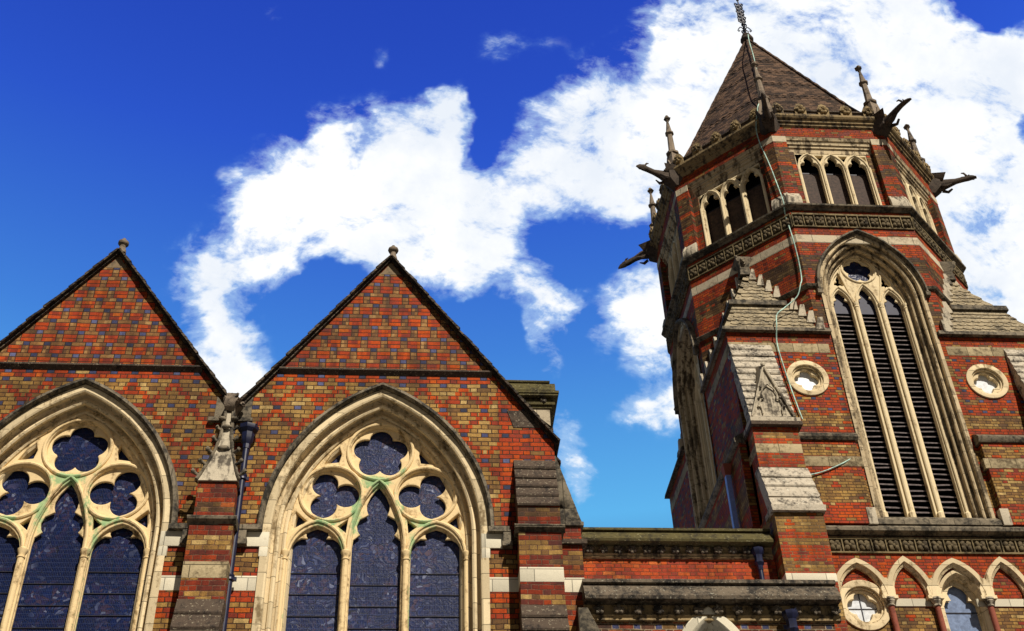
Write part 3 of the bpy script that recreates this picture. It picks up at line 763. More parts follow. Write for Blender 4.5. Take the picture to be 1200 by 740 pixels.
# middle buttress with the crocketed gablet ----------------------
def crocket(mb, p, d, r=.07):
    p = Vector(p); d = Vector(d).normalized()
    mb.tube([p, p+d*r*.8, p+d*r*1.5+Vector((0,0,r*.35)), p+d*r*1.3+Vector((0,0,r*.9))], [r*.35, r*.4, r*.5, r*.2], 6)
    mb.blob(tuple(p+d*r*1.35+Vector((0,0,r*.2))), r*.55, jit=.25)
def mid_buttress(xc, yf=-.42):
    x0, x1 = xc-.30, xc+.30
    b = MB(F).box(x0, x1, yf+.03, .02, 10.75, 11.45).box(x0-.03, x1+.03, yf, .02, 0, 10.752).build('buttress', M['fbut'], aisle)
    s_ = MB(F); roll_string(s_, x0-.03, x1+.03, yf, 10.78, .04); s_.box(x0-.07, x1+.07, yf, 0, 10.68, 10.80); s_.build('string_course', M['hood'], b, wobble=.004)
    MB(F).box(x0-.034, x1+.034, yf-.004, 0, 9.79, 10.06).build('stone_band', M['tband'], b, bevel=.006)
    s_ = MB(F); weathering(s_, x0-.03, x1+.03, yf-.002, 9.45, yf-.4, 8.1, 5, .03, .01); s_.box(x0-.03, x1+.03, yf-.4, yf+.05, 0, 8.12); s_.build('lower_weathering', M['wdark'], b, wobble=.005)
    cp = MB(F)
    zt = 12.62
    cp.loft([[(x0-.02,yf-.01,11.45),(x1+.02,yf-.01,11.45),(x1+.02,.0,11.45),(x0-.02,.0,11.45)],
             [(x0+.02,yf+.02,11.56),(x1-.02,yf+.02,11.56),(x1-.02,.0,11.56),(x0+.02,.0,11.56)],
             [(xc-.13,yf+.13,12.15),(xc+.13,yf+.13,12.15),(xc+.13,.0,12.15),(xc-.13,.0,12.15)],
             [(xc-.065,yf+.2,zt),(xc+.065,yf+.2,zt),(xc+.065,0,zt),(xc-.065,0,zt)],
             [(xc-.06,yf+.2,zt+.25),(xc+.06,yf+.2,zt+.25),(xc+.06,0,zt+.25),(xc-.06,0,zt+.25)]])
    g_ = cp.build('gablet_cap', M['cap'], b, wobble=.004)
    cr = MB(F)
    for sx in (-1, 1):
        pts = []
        for i, (hx, yy, z) in enumerate(((.33,-.02,11.46),(.27,.03,11.62),(.20,.08,11.85),(.13,.13,12.12),(.09,.16,12.4),(.07,.19,12.72),(.06,.2,12.95))):
            pts.append((xc+sx*hx, yf+yy, z))
        cr.tube(pts, .028, 6)
        for (hx, yy, z, r) in ((.31,0,11.55,.075),(.235,.05,11.78,.07),(.16,.11,12.03,.07),(.11,.15,12.28,.065),(.085,.17,12.50,.06)):
            crocket(cr, (xc+sx*hx, yf+yy, z), (sx, -.35, .4), r)
    for (z, yy, r) in ((12.12,.10,.065),(12.55,.14,.05)):
        cr.blob((xc, yf+yy, z), r, 1.9, .8, .7, .2)
    cr.blob((xc-.1, yf+.16, 12.72), .055, 1.3,1,.7,.2); cr.blob((xc+.1, yf+.16, 12.72), .055, 1.3,1,.7,.2)
    cr.build('crockets', M['hood'], b, wobble=.006, smooth=60)
    # spout head in the valley and its two side stones
    hd = MB(F)
    hd.prism([(xc-.28,12.86),(xc+.32,12.86),(xc+.32,13.36),(xc+.04,13.02),(xc-.28,13.32)], -.02, .02)
    hd.box(xc-.36, xc+.36, -.09, .0, 12.80, 12.865)
    hd.build('valley_stone', M['hood'], b, wobble=.006)
    sp_ = MB(F)
    sp_.loft([[(xc-.07,yf+.16,12.90),(xc+.07,yf+.16,12.90),(xc+.08,0,12.88),(xc-.08,0,12.88)],
              [(xc-.09,yf+.08,13.00),(xc+.10,yf+.08,13.00),(xc+.12,.1,13.0),(xc-.12,.1,13.0)],
              [(xc-.07,yf+.10,13.14),(xc+.13,yf+.06,13.10),(xc+.20,.2,13.1),(xc-.14,.2,13.1)],
              [(xc-.06,yf+.14,13.24),(xc+.09,yf+.12,13.19),(xc+.16,.3,13.14),(xc-.12,.3,13.14)]])
    for k in range(18): sp_.blob((xc+random.uniform(-.10,.22), yf+random.uniform(.06,.3), random.uniform(12.98,13.20)), random.uniform(.025,.05), jit=.4)
    sp_.build('carved_spout', M['pinn'], b, wobble=.012, smooth=60)
    return b
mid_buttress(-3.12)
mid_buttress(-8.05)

# downpipe between the bays
def pipe(parent, x, y, ztop, zbot, T, hop=.17, r=.052, name='rainwater_pipe', mat=None):
    p = MB(T).tube([(x,y,zbot),(x,y,ztop-.28)], r, 12)
    z = ztop-.95
    while z > zbot+.3: p.lathe([(r+.004,z-.05),(r+.022,z-.045),(r+.022,z-.02),(r+.012,z),(r+.022,z+.02),(r+.022,z+.045),(r+.004,z+.05)], x, y, 12).box(x-.10,x+.10,y+.02,y+.06,z-.03,z+.03); z -= 1.75
    o = p.build(name, mat or M['pipe'], parent, smooth=40)
    h = MB(T).lathe([(r+.01,ztop-.42),(r+.012,ztop-.34),(r+.045,ztop-.28),(hop*.62,ztop-.22),(hop*.66,ztop-.13),(hop*.95,ztop-.07),(hop,ztop-.04),(hop,ztop),(hop-.02,ztop)], x, y, 8)
    h.tube([(x,y,ztop),(x+hop*.8,y-.03,ztop+.05)], .012, 5)
    h.build('hopper_head', mat or M['pipe'], o, smooth=20)
    return o
pipe(aisle, -2.79, -.16, 12.62, .1, F)

# ================================================================== PIER BEHIND THE RIGHT GABLE
pier = thing('parapet_pier', (2.0, 19.6, 0), 'mossy stone parapet pier with stepped cornice, behind the right gable slope', 'pier')
P_ = Matrix.Translation((0, 19.0, 0))
MB(P_).box(1.2, 2.50, .02, 1.5, 0, 14.70).build('pier_body', M['oband'], pier)
c_ = MB(P_)
for (xr, yf, z0, z1) in ((2.54,-.01,14.57,14.63),(2.60,-.04,14.63,14.69),(2.66,-.12,14.79,14.84),(2.68,-.14,14.84,14.90)):
    c_.box(1.16, xr, yf, 1.55, z0, z1)
c_.box(1.2, 2.53, .0, 1.5, 14.69, 14.79)
c_.sprism([(-.14,14.90),(-.05,15.12),(1.55,15.12),(1.6,14.90)], 1.16, 2.62)
c_.sprism([(-.08,15.125),(-.08,15.16),(.02,15.24),(1.5,15.24),(1.55,15.125)], 1.16, 2.52)
c_.build('cornice', M['moss'], pier, wobble=.006)
for x in (1.75, 2.38):
    c_ = MB(P_)
    for k in range(6): c_.blob((x+.04*cos(k), -.03+random.uniform(-.02,.02), 14.73+.035*sin(k)), .04, jit=.3)
    c_.build('flower_boss', M['dark'], pier, smooth=60)

# ================================================================== LINK RANGE (set back, red brick)
def cornice_run(parent, T, x0, x1, z, mats, endx=True, pitch=.3, first=0.0, sc=1.0, carve=None):
    """z is the top of the coping; profile downwards"""
    top, slope, low = mats
    MB(T).sprism([(-.14,z-.09*sc),(-.16,z-.075*sc),(-.16,z-.02*sc),(-.12,z),(.5,z),(.5,z-.09*sc)], x0, x1).build('coping', top, parent, wobble=.005)
    MB(T).sprism([(-.10,z-.095*sc),(-.16,z-.16*sc),(-.24,z-.30*sc),(-.265,z-.345*sc),(-.25,z-.40*sc),(-.20,z-.415*sc),(.02,z-.415*sc),(.02,z-.095*sc)], x0, x1).build('weathered_slope', slope, parent, wobble=.005)
    MB(T).sprism([(-.06,z-.418*sc),(-.035,z-.50*sc),(-.03,z-.56*sc),(-.07,z-.575*sc),(-.08,z-.60*sc),(-.05,z-.63*sc),(-.055,z-.665*sc),(.0,z-.68*sc),(.02,z-.68*sc),(.02,z-.418*sc)], x0, x1).build('bed_mould', low, parent, wobble=.003)
    i = 0; x = x0+first; proto = None
    while x < x1-.05:
        if proto is None or i % 4 == 1:
            b = MB()
            b.blob((0,-.05,0), .06, 1,.7,1,.2)
            for k in range(5):
                a = 2*pi*k/5+.3+random.uniform(-.2,.2); b.blob((.055*cos(a),-.06,.05*sin(a)), .036, 1,.8,1,.3)
            proto = b.build('flower_boss', M['dark'], parent, smooth=60, M_=T @ Matrix.Translation((x, -.05, z-.515*sc)))
        else:
            c = proto.copy(); COL.objects.link(c); c.parent = parent
            c.matrix_local = Matrix.Translation(-Vector(parent.location)) @ T @ Matrix.Translation((x, -.05, z-.515*sc)) @ Matrix.Rotation(random.uniform(-1,1), 4, 'Y')
        x += pitch; i += 1
link = thing('link_range', (4.5, 19.5, 0), 'orange red brick wall with mossy parapet, set back between gabled front and tower', 'church wall')
LK = Matrix.Translation((0, 19.5, 0))
MB(LK).box(2.0, 6.53, 0, .45, 0, 11.76).build('wall', M['link'], link)
MB(LK).box(2.0, 6.44, .45, 7.0, 0, 11.6).build('roof', M['lead'], link)
cornice_run(link, LK, 2.1, 6.50, 12.22, (M['moss'], M['moss'], M['cornice']), pitch=.263, first=.75, sc=.84)
MB(LK).box(2.3, 4.83, -.03, .0, 11.19, 11.245).build('lead_flashing', M['lead'], link, wobble=.002)
pipe(link, 6.20, -.12, 11.80, 9.8, LK, hop=.12, r=.045)

# ================================================================== PORCH RANGE (nearer, low parapet)
porch = thing('porch_range', (4.5, 16.9, 0), 'low brown brick range with sooty bossed parapet, in front of the tower foot', 'church porch')
PO = Matrix.Translation((0, 16.92, 0))
AXP = 4.47
po_w = plate(PO, [[(2.5,0),(6.42,0),(6.42,9.3),(2.5,9.3)], arch_pts(1.0, .55, 8.45, 6.5, 10, AXP)], 0, 0)
merge(po_w, MB(PO).box(6.415, 6.42, .002, 2.55, 0, 9.3))
po_w.build('wall', M['porch'], porch)
MB(PO).box(2.62, 6.40, .3, 2.55, 9.0, 9.35).build('roof', M['lead'], porch)
cornice_run(porch, PO, 2.56, 6.52, 9.92, (M['dark'], M['dark'], M['cornice']), pitch=.305, first=.22, sc=.97)
pw = sweep(PO, [(1.19,.01),(1.19,-.05),(1.17,-.07),(1.06,-.07),(1.02,-.04),(1.0,.0),(.96,.08),(.94,.2)], .55, 8.45, 6.5, 12, AXP).build('window', M['white'], porch)
MB(PO).prism(arch_pts(.97, .55, 8.45, 6.5, 10, AXP), .19, .21).build('glass', M['blueglass'], pw)
pipe(porch, 5.70, -.16, 9.36, .1, PO, hop=.13, r=.05)

# ================================================================== TOWER
TCX, TCY, HA, OA = 10.05, 23.5, 3.5, 1.45
tower = thing('church_tower', (TCX, TCY, 0), 'tall banded brick bell tower with octagonal top, gargoyles and tiled spire, at the right', 'church tower')
def face_T(deg): return Matrix.Translation((TCX, TCY, 0)) @ Matrix.Rotation(radians(deg), 4, 'Z') @ Matrix.Translation((0, -HA, 0))
TS = face_T(0)
ZE, ZT = 17.40, 24.0       # broach eaves, wall head
C2, ZS2 = .727, 18.5
# --- walls
arcade_c = [-1.85, 0.02, 1.89]     # wide arches (local x), windows inside
small_c = [-.91, .95]
def upper_open(): return [(-.93,21.2),(.93,21.2),(.93,23.14),(-.93,23.14)]
def up_panel(): return [(-1.11,21.2),(1.07,21.2),(1.07,23.55),(-1.11,23.55)]
for k, deg in enumerate((0, -90, 90, 180)):
    T = face_T(deg)
    outl = [(-3.5,0),(3.5,0),(3.5,ZE),(1.45,ZE),(1.45,ZT),(-1.45,ZT),(-1.45,ZE),(-3.5,ZE)]
    hs = [arch_pts(1.86, C2, ZS2, 12.75, 14), up_panel()]
    if deg in (0, 180):
        hs += [circle(-1.93, 16.11, .40), circle(1.97, 16.13, .40)]
        hs += [circle(-1.85, 11.03, .45)]
        hs += [arch_pts(.62, .22, 11.05, 8.6, 8, .07)]
    w = plate(T, [outl]+hs, 0, 0)
    w.build('wall', M['tower'], tower)
for deg in (-45, 45, 135, -135):
    T = face_T(deg)
    plate(T, [[(-1.45,16.0),(1.45,16.0),(1.45,ZT),(-1.45,ZT)], up_panel()], 0, 0).build('wall', M['tower'], tower)

def ring8(prof, mat, name, skip=None, bevel=0, wob=.003):
    """moulding around the octagon; prof = (outward, z)"""
    mb = MB(Matrix.Translation((TCX, TCY, 0)))
    rings = []
    for k in range(8):
        a = radians(22.5+45*k)
        rings.append([((HA+o)/cos(radians(22.5))*cos(a), (HA+o)/cos(radians(22.5))*sin(a), z) for o, z in prof])
    n = len(prof); ids = [mb.av(r) for r in rings]
    for i in range(8):
        a, b = ids[i], ids[(i+1) % 8]
        for k in range(n-1): mb.f.append((a+k, b+k, b+k+1, a+k+1))
    return mb.build(name, mat, tower, wobble=0, smooth=20)
ring8([(-.1,21.0),(.03,21.0),(.05,21.05),(.13,21.08),(.14,21.12),(.10,21.16),(-.2,21.24)], M['hood'], 'sill_string')
ring8([(-.05,19.99),(.006,19.99),(.006,20.225),(-.05,20.225)], M['oband'], 'stone_band')
ring8([(-.1,23.86),(.01,23.88),(.05,23.92),(.055,23.98),(.095,24.00),(.10,24.05),(.15,24.09),(.18,24.14),(.18,24.20),(.13,24.23),(-.3,24.23)], M['cornice'], 'cornice')
ring8([(.05,24.22),(.05,24.40),(.09,24.42),(.09,24.46),(-.1,24.48),(-.1,24.1)], M['wdark'], 'parapet')
# string at 18.68 interrupted by the big windows and broaches
for deg in (0,-90,90,180):
    T = face_T(deg); mb = MB(T)
    for sx in (-1, 1):
        a, b_ = sorted((sx*1.24, sx*1.49)); mb.sprism([(.0,18.60),(-.06,18.63),(-.09,18.68),(-.06,18.71),(0,18.74)], a, b_)
    mb.build('string_course', M['hood'], tower)
for deg in (-45,45,135,-135):
    T = face_T(deg); mb = MB(T)
    mb.sprism([(.0,18.60),(-.06,18.63),(-.09,18.68),(-.06,18.71),(0,18.74)], -1.49, 1.49)
    mb.build('string_course', M['hood'], tower)

# --- frieze
def frieze(T, x0, x1, z0, z1, pitch, parent):
    n = max(1, round((x1-x0)/pitch)); p = (x1-x0)/n
    fz = MB(T).box(x0, x1, -.006, .02, z0, z1).build('frieze', M['carved'], parent)
    lt = MB(T)
    lt.box(x0, x1, -.050, -.004, z1-.035, z1+.015)
    lt.box(x0, x1, -.040, -.004, z0-.02, z0+.008)
    for i in range(n+1): lt.box(x0+i*p-.010, x0+i*p+.010, -.045, -.004, z0+.006, z1-.034)
    lt.build('frieze_frame', M['carvlite'], fz, wobble=.004)
    bl = MB(T); h = (z1-z0-.08)
    for i in range(n):
        xc = x0+(i+.5)*p; zc = (z0+z1)/2-.01
        for a in range(4):
            an = pi/4+a*pi/2
            bl.blob((xc+.26*p*cos(an), -.03, zc+.27*h*sin(an)), .06*p/.27, 1, .7, 1.1, .3, 5, 3)
        bl.blob((xc, -.04, zc), .045*p/.27, 1, .8, 1, .2, 5, 3)
    bl.build('carved_leaves', M['carved'], fz, smooth=60)
for deg in range(0, 360, 45):
    frieze(face_T(deg), -1.44, 1.44, 20.48, 20.87, .26, tower)

# --- cresting, pinnacles, gargoyles
def rosette(T, x, z, parent, mesh=[None]):
    Mx = T @ Matrix.Translation((x, -.11, z+.04)) @ Matrix.Scale(1.25, 4)
    if mesh[0] is None:
        b = MB(); b.prism([(-.11,-.15),(.11,-.15),(.12,.05),(.07,.17),(0,.21),(-.07,.17),(-.12,.05)], .0, .10)
        for k in range(6):
            a = 2*pi*k/6; b.blob((.07*cos(a), -.02, .02+.075*sin(a)), .045, 1, .8, 1, .25)
        b.blob((0,-.04,.02), .035)
        mesh[0] = b.build('cresting_rosette', M['cornice'], parent, smooth=50, wobble=.004, M_=Mx)
    else:
        c = mesh[0].copy(); COL.objects.link(c); c.parent = parent; c.matrix_local = Matrix.Translation(-Vector(parent.location)) @ Mx
for deg in range(0, 360, 45):
    for i in range(5): rosette(face_T(deg), -1.18+i*.59, 24.38, tower)
R8 = HA/cos(radians(22.5))
def corner_M(k, out, z): # rotate so that local +x points outward
    a = radians(22.5+45*k)
    return Matrix.Translation((TCX+(R8+out)*cos(a), TCY+(R8+out)*sin(a), z)) @ Matrix.Rotation(a, 4, 'Z')
def rs(h, z, tw=0): return [(h*cos(a+tw), h*sin(a+tw), z) for a in (pi/4, 3*pi/4, 5*pi/4, 7*pi/4)]
pn0 = None
for k in range(8):
    Mx = corner_M(k, -.10, 24.28)
    if pn0 is None:
        b = MB()
        b.loft([rs(.25,-.1), rs(.25,.20), rs(.22,.24), rs(.17,.62), rs(.155,.66)])
        for a in range(4):
            an = a*pi/2
            ca, sa = cos(an), sin(an)
            def tr_(p): return (p[0]*ca-p[1]*sa, p[0]*sa+p[1]*ca, p[2])
            b.loft([[tr_((.20,-.10,.12)), tr_((.20,.10,.12)), tr_((.20,0,.42))], [tr_((.11,-.08,.12)), tr_((.11,.08,.12)), tr_((.11,0,.42))]])
        n_ = 8
        def og(r, z): return [(r*cos(2*pi*i/8+.39), r*sin(2*pi*i/8+.39), z) for i in range(8)]
        b.loft([og(.175,.66), og(.18,.72), og(.12,.76), og(.10,.80), og(.075,1.44), og(.085,1.46), og(.12,1.48), og(.12,1.53), og(.085,1.56), og(.03,1.98), og(.028,2.04)])
        b.blob((0,0,2.11), .08, 1.25,1.25,.55,.2); b.blob((0,0,2.17), .055, 1.1,1.1,.8,.2); b.blob((.0,0,2.02), .045, 1.1,1.1,.6,.2)
        pn0 = b.build('pinnacle', M['pinn'], tower, smooth=25, wobble=.005, M_=Mx)
    else:
        c = pn0.copy(); COL.objects.link(c); c.parent = tower; c.matrix_local = Matrix.Translation(-Vector(tower.location)) @ Mx
def gargoyle(k, kind):
    Mx = corner_M(k, 0, 23.97); b = MB()
    if kind == 0:   # rising, neck arched up
        path = [(-.25,0,.0,.17),(.0,0,.0,.17),(.2,0,.0,.145),(.40,0,.01,.11),(.56,0,.05,.085),(.72,0,.07,.07),(.88,0,.06,.07),(1.02,0,.02,.05),(1.10,0,-.01,.025)]
    elif kind == 1: # level, long neck
        path = [(-.25,0,.0,.19),(.0,0,.0,.20),(.22,0,.01,.17),(.42,0,.02,.12),(.62,0,.02,.085),(.82,0,.04,.075),(.94,0,.05,.085),(1.06,0,.04,.065),(1.15,0,.02,.03)]
    else:           # drooping
        path = [(-.25,0,.0,.19),(.0,0,.03,.19),(.22,0,.06,.16),(.42,0,.04,.12),(.60,0,-.03,.09),(.78,0,-.10,.085),(.92,0,-.15,.09),(1.04,0,-.20,.06),(1.10,0,-.24,.03)]
    rings = []
    for (x, y, z, r) in path: rings.append([(x, r*.85*cos(2*pi*i/10), z+r*sin(2*pi*i/10)*1.05) for i in range(10)])
    b.loft(rings)
    hx, _, hz, hr = path[-3]
    for sy in (-1, 1):
        b.tube([(hx-.03, sy*.04, hz+.05), (hx-.08, sy*.07, hz+.13), (hx-.14, sy*.075, hz+.15)], [.028,.02,.006], 6)       # ears
        b.blob((hx+.03, sy*.045, hz+.04), .022)
        # folded wings
        b.loft([[(-.1,sy*.12,.10),(.30,sy*.13,.06),(.34,sy*.17,.10),(-.1,sy*.20,.16)], [(-.12,sy*.20,.30),(.10,sy*.24,.26),(.42,sy*.24,.24),(-.05,sy*.25,.34)]])
        b.tube([(.25,sy*.10,-.10),(.38,sy*.14,-.16),(.50,sy*.12,-.10)], [.05,.04,.02], 6)                                   # claws
    b.tube([(hx+.02,0,hz-.04),(hx+.14,0,hz-.10)], [.035,.012], 6)                                                             # lower jaw
    # corbel block beneath
    b.loft([[(-.35,-.30,-.28),(.02,-.10,-.28),(.02,.10,-.28),(-.35,.30,-.28)], [(-.35,-.34,-.05),(.22,-.16,-.10),(.22,.16,-.10),(-.35,.34,-.05)], [(-.35,-.34,.2),(.24,-.17,.12),(.24,.17,.12),(-.35,.34,.2)]])
    return b.build('gargoyle', M['garg'], tower, smooth=40, wobble=.010, M_=Mx)
# corner k: angle 22.5+45k : 0 E-NE,1 NE-N,2 N,3 NW,4 W-NW(202.5 is W-SW) ...
kinds = {0:1, 1:0, 2:1, 3:2, 4:1, 5:2, 6:0, 7:1}
kinds[3] = 2; kinds[4] = 1; kinds[5] = 0; kinds[6] = 0; kinds[7] = 1
for k in range(8): gargoyle(k, kinds[k])

# --- spire
AZ = 31.70
sp0 = MB(Matrix.Translation((TCX, TCY, 0)))
Rb = R8*.955
base = [(Rb*cos(radians(22.5+45*k)), Rb*sin(radians(22.5+45*k)), 24.28) for k in range(8)]
mid = [(x*.858, y*.858, 25.33) for x, y, z in base]
for k in range(8):
    a, b_ = base[k], base[(k+1) % 8]; c_, d_ = mid[k], mid[(k+1) % 8]
    sp0.face([a, b_, d_, c_]); sp0.face([c_, d_, (d_[0]*.02, d_[1]*.02, AZ), (c_[0]*.02, c_[1]*.02, AZ)])
spire = sp0.build('spire', M['spire'], tower)
rb = MB(Matrix.Translation((TCX, TCY, 0)))
for k in range(8):
    c_ = mid[k]; N = 26
    pts = [(c_[0]*(1-.98*i/N), c_[1]*(1-.98*i/N), 25.35+(AZ-25.35)*i/N+.01) for i in range(N+1)]
    pts = [(base[k][0], base[k][1], 24.4)] + pts
    rb.tube(pts, [.045+(.012 if i % 2 else 0) for i in range(len(pts))], 6)
rb.build('hip_tiles', M['spire'], spire, wobble=.004)
# raised tile courses
for zz in (26.2, 26.35, 27.3, 27.45, 28.4, 28.55, 29.4, 29.55):
    tc = MB(Matrix.Translation((TCX, TCY, 0)))
    f = (1-.98*(zz-25.33)/(AZ-25.33))
    for k in range(8):
        a, b_ = Vector(mid[k])*f, Vector(mid[(k+1) % 8])*f; a.z = b_.z = zz
        n_ = max(3, int((b_-a).length/.19)); o = Vector(((a+b_).x, (a+b_).y, 0)).normalized()*.022
        top = Vector((0, 0, .10)); inw = -o*2.3
        for i in range(n_):
            p = a+(b_-a)*(i/n_); q = a+(b_-a)*((i+1)/n_); m_ = (p+q)/2
            tc.face([tuple(p+o), tuple(m_+o-Vector((0,0,.05))), tuple(q+o), tuple(q+top+inw), tuple(p+top+inw)])
    tc.build('scalloped_course', M['spire'], spire)
fz = MB(Matrix.Translation((TCX, TCY, 0)))
fz.lathe([(.10,AZ-.15),(.12,AZ-.05),(.19,AZ),(.21,AZ+.07),(.19,AZ+.14),(.12,AZ+.17),(.16,AZ+.22),(.14,AZ+.28),(.06,AZ+.32)], 0, 0, 12)
fz.build('spire_cap', M['garg'], spire, smooth=40)
va = MB(Matrix.Translation((TCX, TCY, 0)))
va.tube([(0,0,AZ+.3),(0,0,AZ+2.15)], [.045,.022], 8)
for s_ in (-1, 1):
    for rot in (0, pi/2):
        cr_, sr_ = cos(rot), sin(rot)
        pts = [(s_*(.03+.16*t_), .0, AZ+.62+.10*sin(t_*pi)) for t_ in (0,.3,.6,1)] + [(s_*.22,0,AZ+.55),(s_*.19,0,AZ+.50),(s_*.16,0,AZ+.55)]
        va.tube([(x*cr_, x*sr_, z) for x, y, z in pts], .018, 6)
        pts = [(s_*.04,0,AZ+.38),(s_*.10,0,AZ+.44),(s_*.11,0,AZ+.52),(s_*.05,0,AZ+.56)]
        va.tube([(x*cr_, x*sr_, z) for x, y, z in pts], .016, 6)
va.blob((0,0,AZ+.85), .075)
# open scroll vane
for i in range(6):
    z = AZ+1.02+i*.17; w_ = .13*(1 if i % 2 else .75)
    for sx in (-1, 1):
        va.tube([(0,0,z-.07),(sx*w_*.8,0,z-.06),(sx*w_,0,z+.01),(sx*w_*.7,0,z+.06),(sx*w_*.35,0,z+.02),(sx*w_*.5,0,z-.02)], .024, 5)
va.tube([(-.13,0,AZ+1.0),(-.10,0,AZ+1.5),(-.13,0,AZ+1.95)], .018, 5)
va.blob((0,0,AZ+2.12), .05)
va.build('weather_vane', M['iron'], spire, smooth=50)

# --- belfry windows (four sides)
def belfry(T):
    prof = [(1.915,-.03),(1.84,-.03),(1.82,.0),(1.835,.05),(1.83,.10),(1.80,.12),(1.785,.07),(1.755,.05),(1.73,.07),(1.725,.12),(1.75,.17),(1.74,.23),(1.715,.24),(1.70,.20),(1.675,.18),(1.65,.20),(1.645,.25),(1.67,.30),(1.65,.35),(1.625,.35),(1.61,.31),(1.59,.31),(1.585,.36),(1.565,.40),(1.545,.48)]
    win = sweep(T, prof, C2, ZS2, 12.72, 14).build('belfry_window', M['tcream'], tower, smooth=24)
    hd = sweep(T, [(1.915,.01),(1.915,-.08),(1.94,-.13),(1.985,-.12),(2.0,-.06),(2.005,.01)], C2, ZS2, 0, 14, 0, jamb=False)
    for sx in (-1, 1):
        a, b_ = sorted((sx*1.19, sx*1.29)); hd.box(a, b_, -.12, .01, ZS2-.10, ZS2+.005)
    hd.build('hood_mould', M['hood'], win, wobble=.004)
    out = arch_pts(1.60, C2, ZS2, 13.0, 14)
    zb = 13.02
    def pl(h, z0, z1, n=6):
        H_ = z1-z0; R = (h*h+H_*H_)/(2*h); c = R-h
        if c < 0: return [(h,z0),(h*.9,z0+H_*.5),(h*.5,z0+H_*.85),(0,z1)]
        return [(R*cos(acos(c/R)*i/n)-c, z0+R*sin(acos(c/R)*i/n)) for i in range(n)]+[(0, z1)]
    lc = [(.20, zb)]+pl(.20, 18.45, 19.0); ls = [(.205, zb)]+pl(.205, 18.45, 18.88)
    dag = [(.44,19.02),(.55,18.98),(.66,19.03),(.67,19.15),(.60,19.28),(.51,19.40),(.46,19.28)]
    H1 = [circle(0,19.50,.35,24), mir(lc,0), mir(ls,-.59), mir(ls,.59), dag, [(-x,z) for x,z in reversed(dag)]]
    tr = plate(T, [out]+H1, .36, .49, .02)
    fc = [(.195,zb),(.195,18.55),(.155,18.66),(.085,18.70),(.12,18.78),(.09,18.88),(0,18.97)]
    fs = [(.20,zb),(.20,18.45),(.165,18.58),(.09,18.62),(.12,18.70),(.08,18.79),(0,18.85)]
    dg = [(.46,19.05),(.53,19.06),(.55,19.02),(.60,19.06),(.655,19.07),(.62,19.14),(.57,19.15),(.58,19.22),(.52,19.35),(.49,19.25),(.51,19.15),(.46,19.13)]
    H2 = [foil(0,19.50,5,.19,.14,pi/2), mir(fc,0), mir(fs,-.59), mir(fs,.59), dg, [(-x,z) for x,z in reversed(dg)]]
    merge(tr, plate(T, [out]+H2, .41, .46, .012))
    t2 = MB(T)
    t2.tube([(.40*cos(2*pi*k/36), .355, 19.50+.39*sin(2*pi*k/36)) for k in range(36)], .025, 8, closed=True)
    for xc, half in ((0,[(.27,18.5)]+pl(.25,18.5,19.07)[1:]),(-.59,[(.27,18.45)]+pl(.25,18.48,18.96)[1:]),(.59,[(.27,18.45)]+pl(.25,18.48,18.96)[1:])):
        t2.tube([(xc+x,.355,z) for x,z in mir(half,0)], .024, 8)
    for sx in (-1,1): t2.tube([(sx*.30,.355,18.55),(sx*.40,.355,18.95),(sx*.47,.355,19.3),(sx*.44,.355,19.55)], .022, 6)
    merge(tr, t2); tr.build('tracery', M['ttrac'], win, smooth=40)
    sh = MB(T)
    for x, r in ((-.29,.042),(.29,.042),(-.85,.035),(.85,.035)):
        sh.lathe([(r+.03,13.0),(r+.03,13.12),(r,13.16),(r,18.36),(r+.012,18.365),(r,18.40),(r+.022,18.46),(r+.022,18.49),(r-.01,18.51)], x, .345, 10)
    sh.build('mullion_shaft', M['ttrac'], win, smooth=30)
    for xc in (-.59, 0, .59):
        lv = MB(T); z = 13.08
        while z < 18.25:
            j = random.uniform(-.016, .016); s_ = random.uniform(-.018,.018)
            lv.extr([(xc-.215,.50,z+j),(xc+.215,.50,z+s_+j),(xc+.215,.64,z+.10+s_+j),(xc-.215,.64,z+.10+j)], (0,-.004,.024)); z += .128
        lv.build('louvre', M['louvre'], win)
    MB(T).box(-.85,.85,.50,.52,18.30,18.95).build('painted_board', M['navy'], win)
    MB(T).prism(circle(0,19.5,.36,20), .475, .49).build('glass', M['glass2'], win)
    MB(T).box(-1.05,1.05,.66,.70,12.9,20.2).build('darkness_sheet', M['black'], win)  # sheet painted near black for the dark void behind the louvres
    sl = MB(T).sprism([(-.13,12.62),(-.13,12.72),(-.05,12.80),(.06,12.83),(.10,12.90),(.20,12.93),(.56,13.05),(.56,12.62)], -1.24, 1.24)
    sl.sprism([(-.08,12.42),(-.16,12.47),(-.17,12.53),(-.10,12.60),(0,12.64),(.02,12.42)], -3.5+.95*(1), 3.5-.95)
    sl.build('sill', M['hood'], win, wobble=.004)
    MB(T).box(-1.42,-1.24,-.17,.03,12.60,12.96).box(1.24,1.42,-.17,.03,12.60,12.96).build('sill_stop', M['cap'], win, bevel=.006)
for deg in (0,-90,90,180): belfry(face_T(deg))

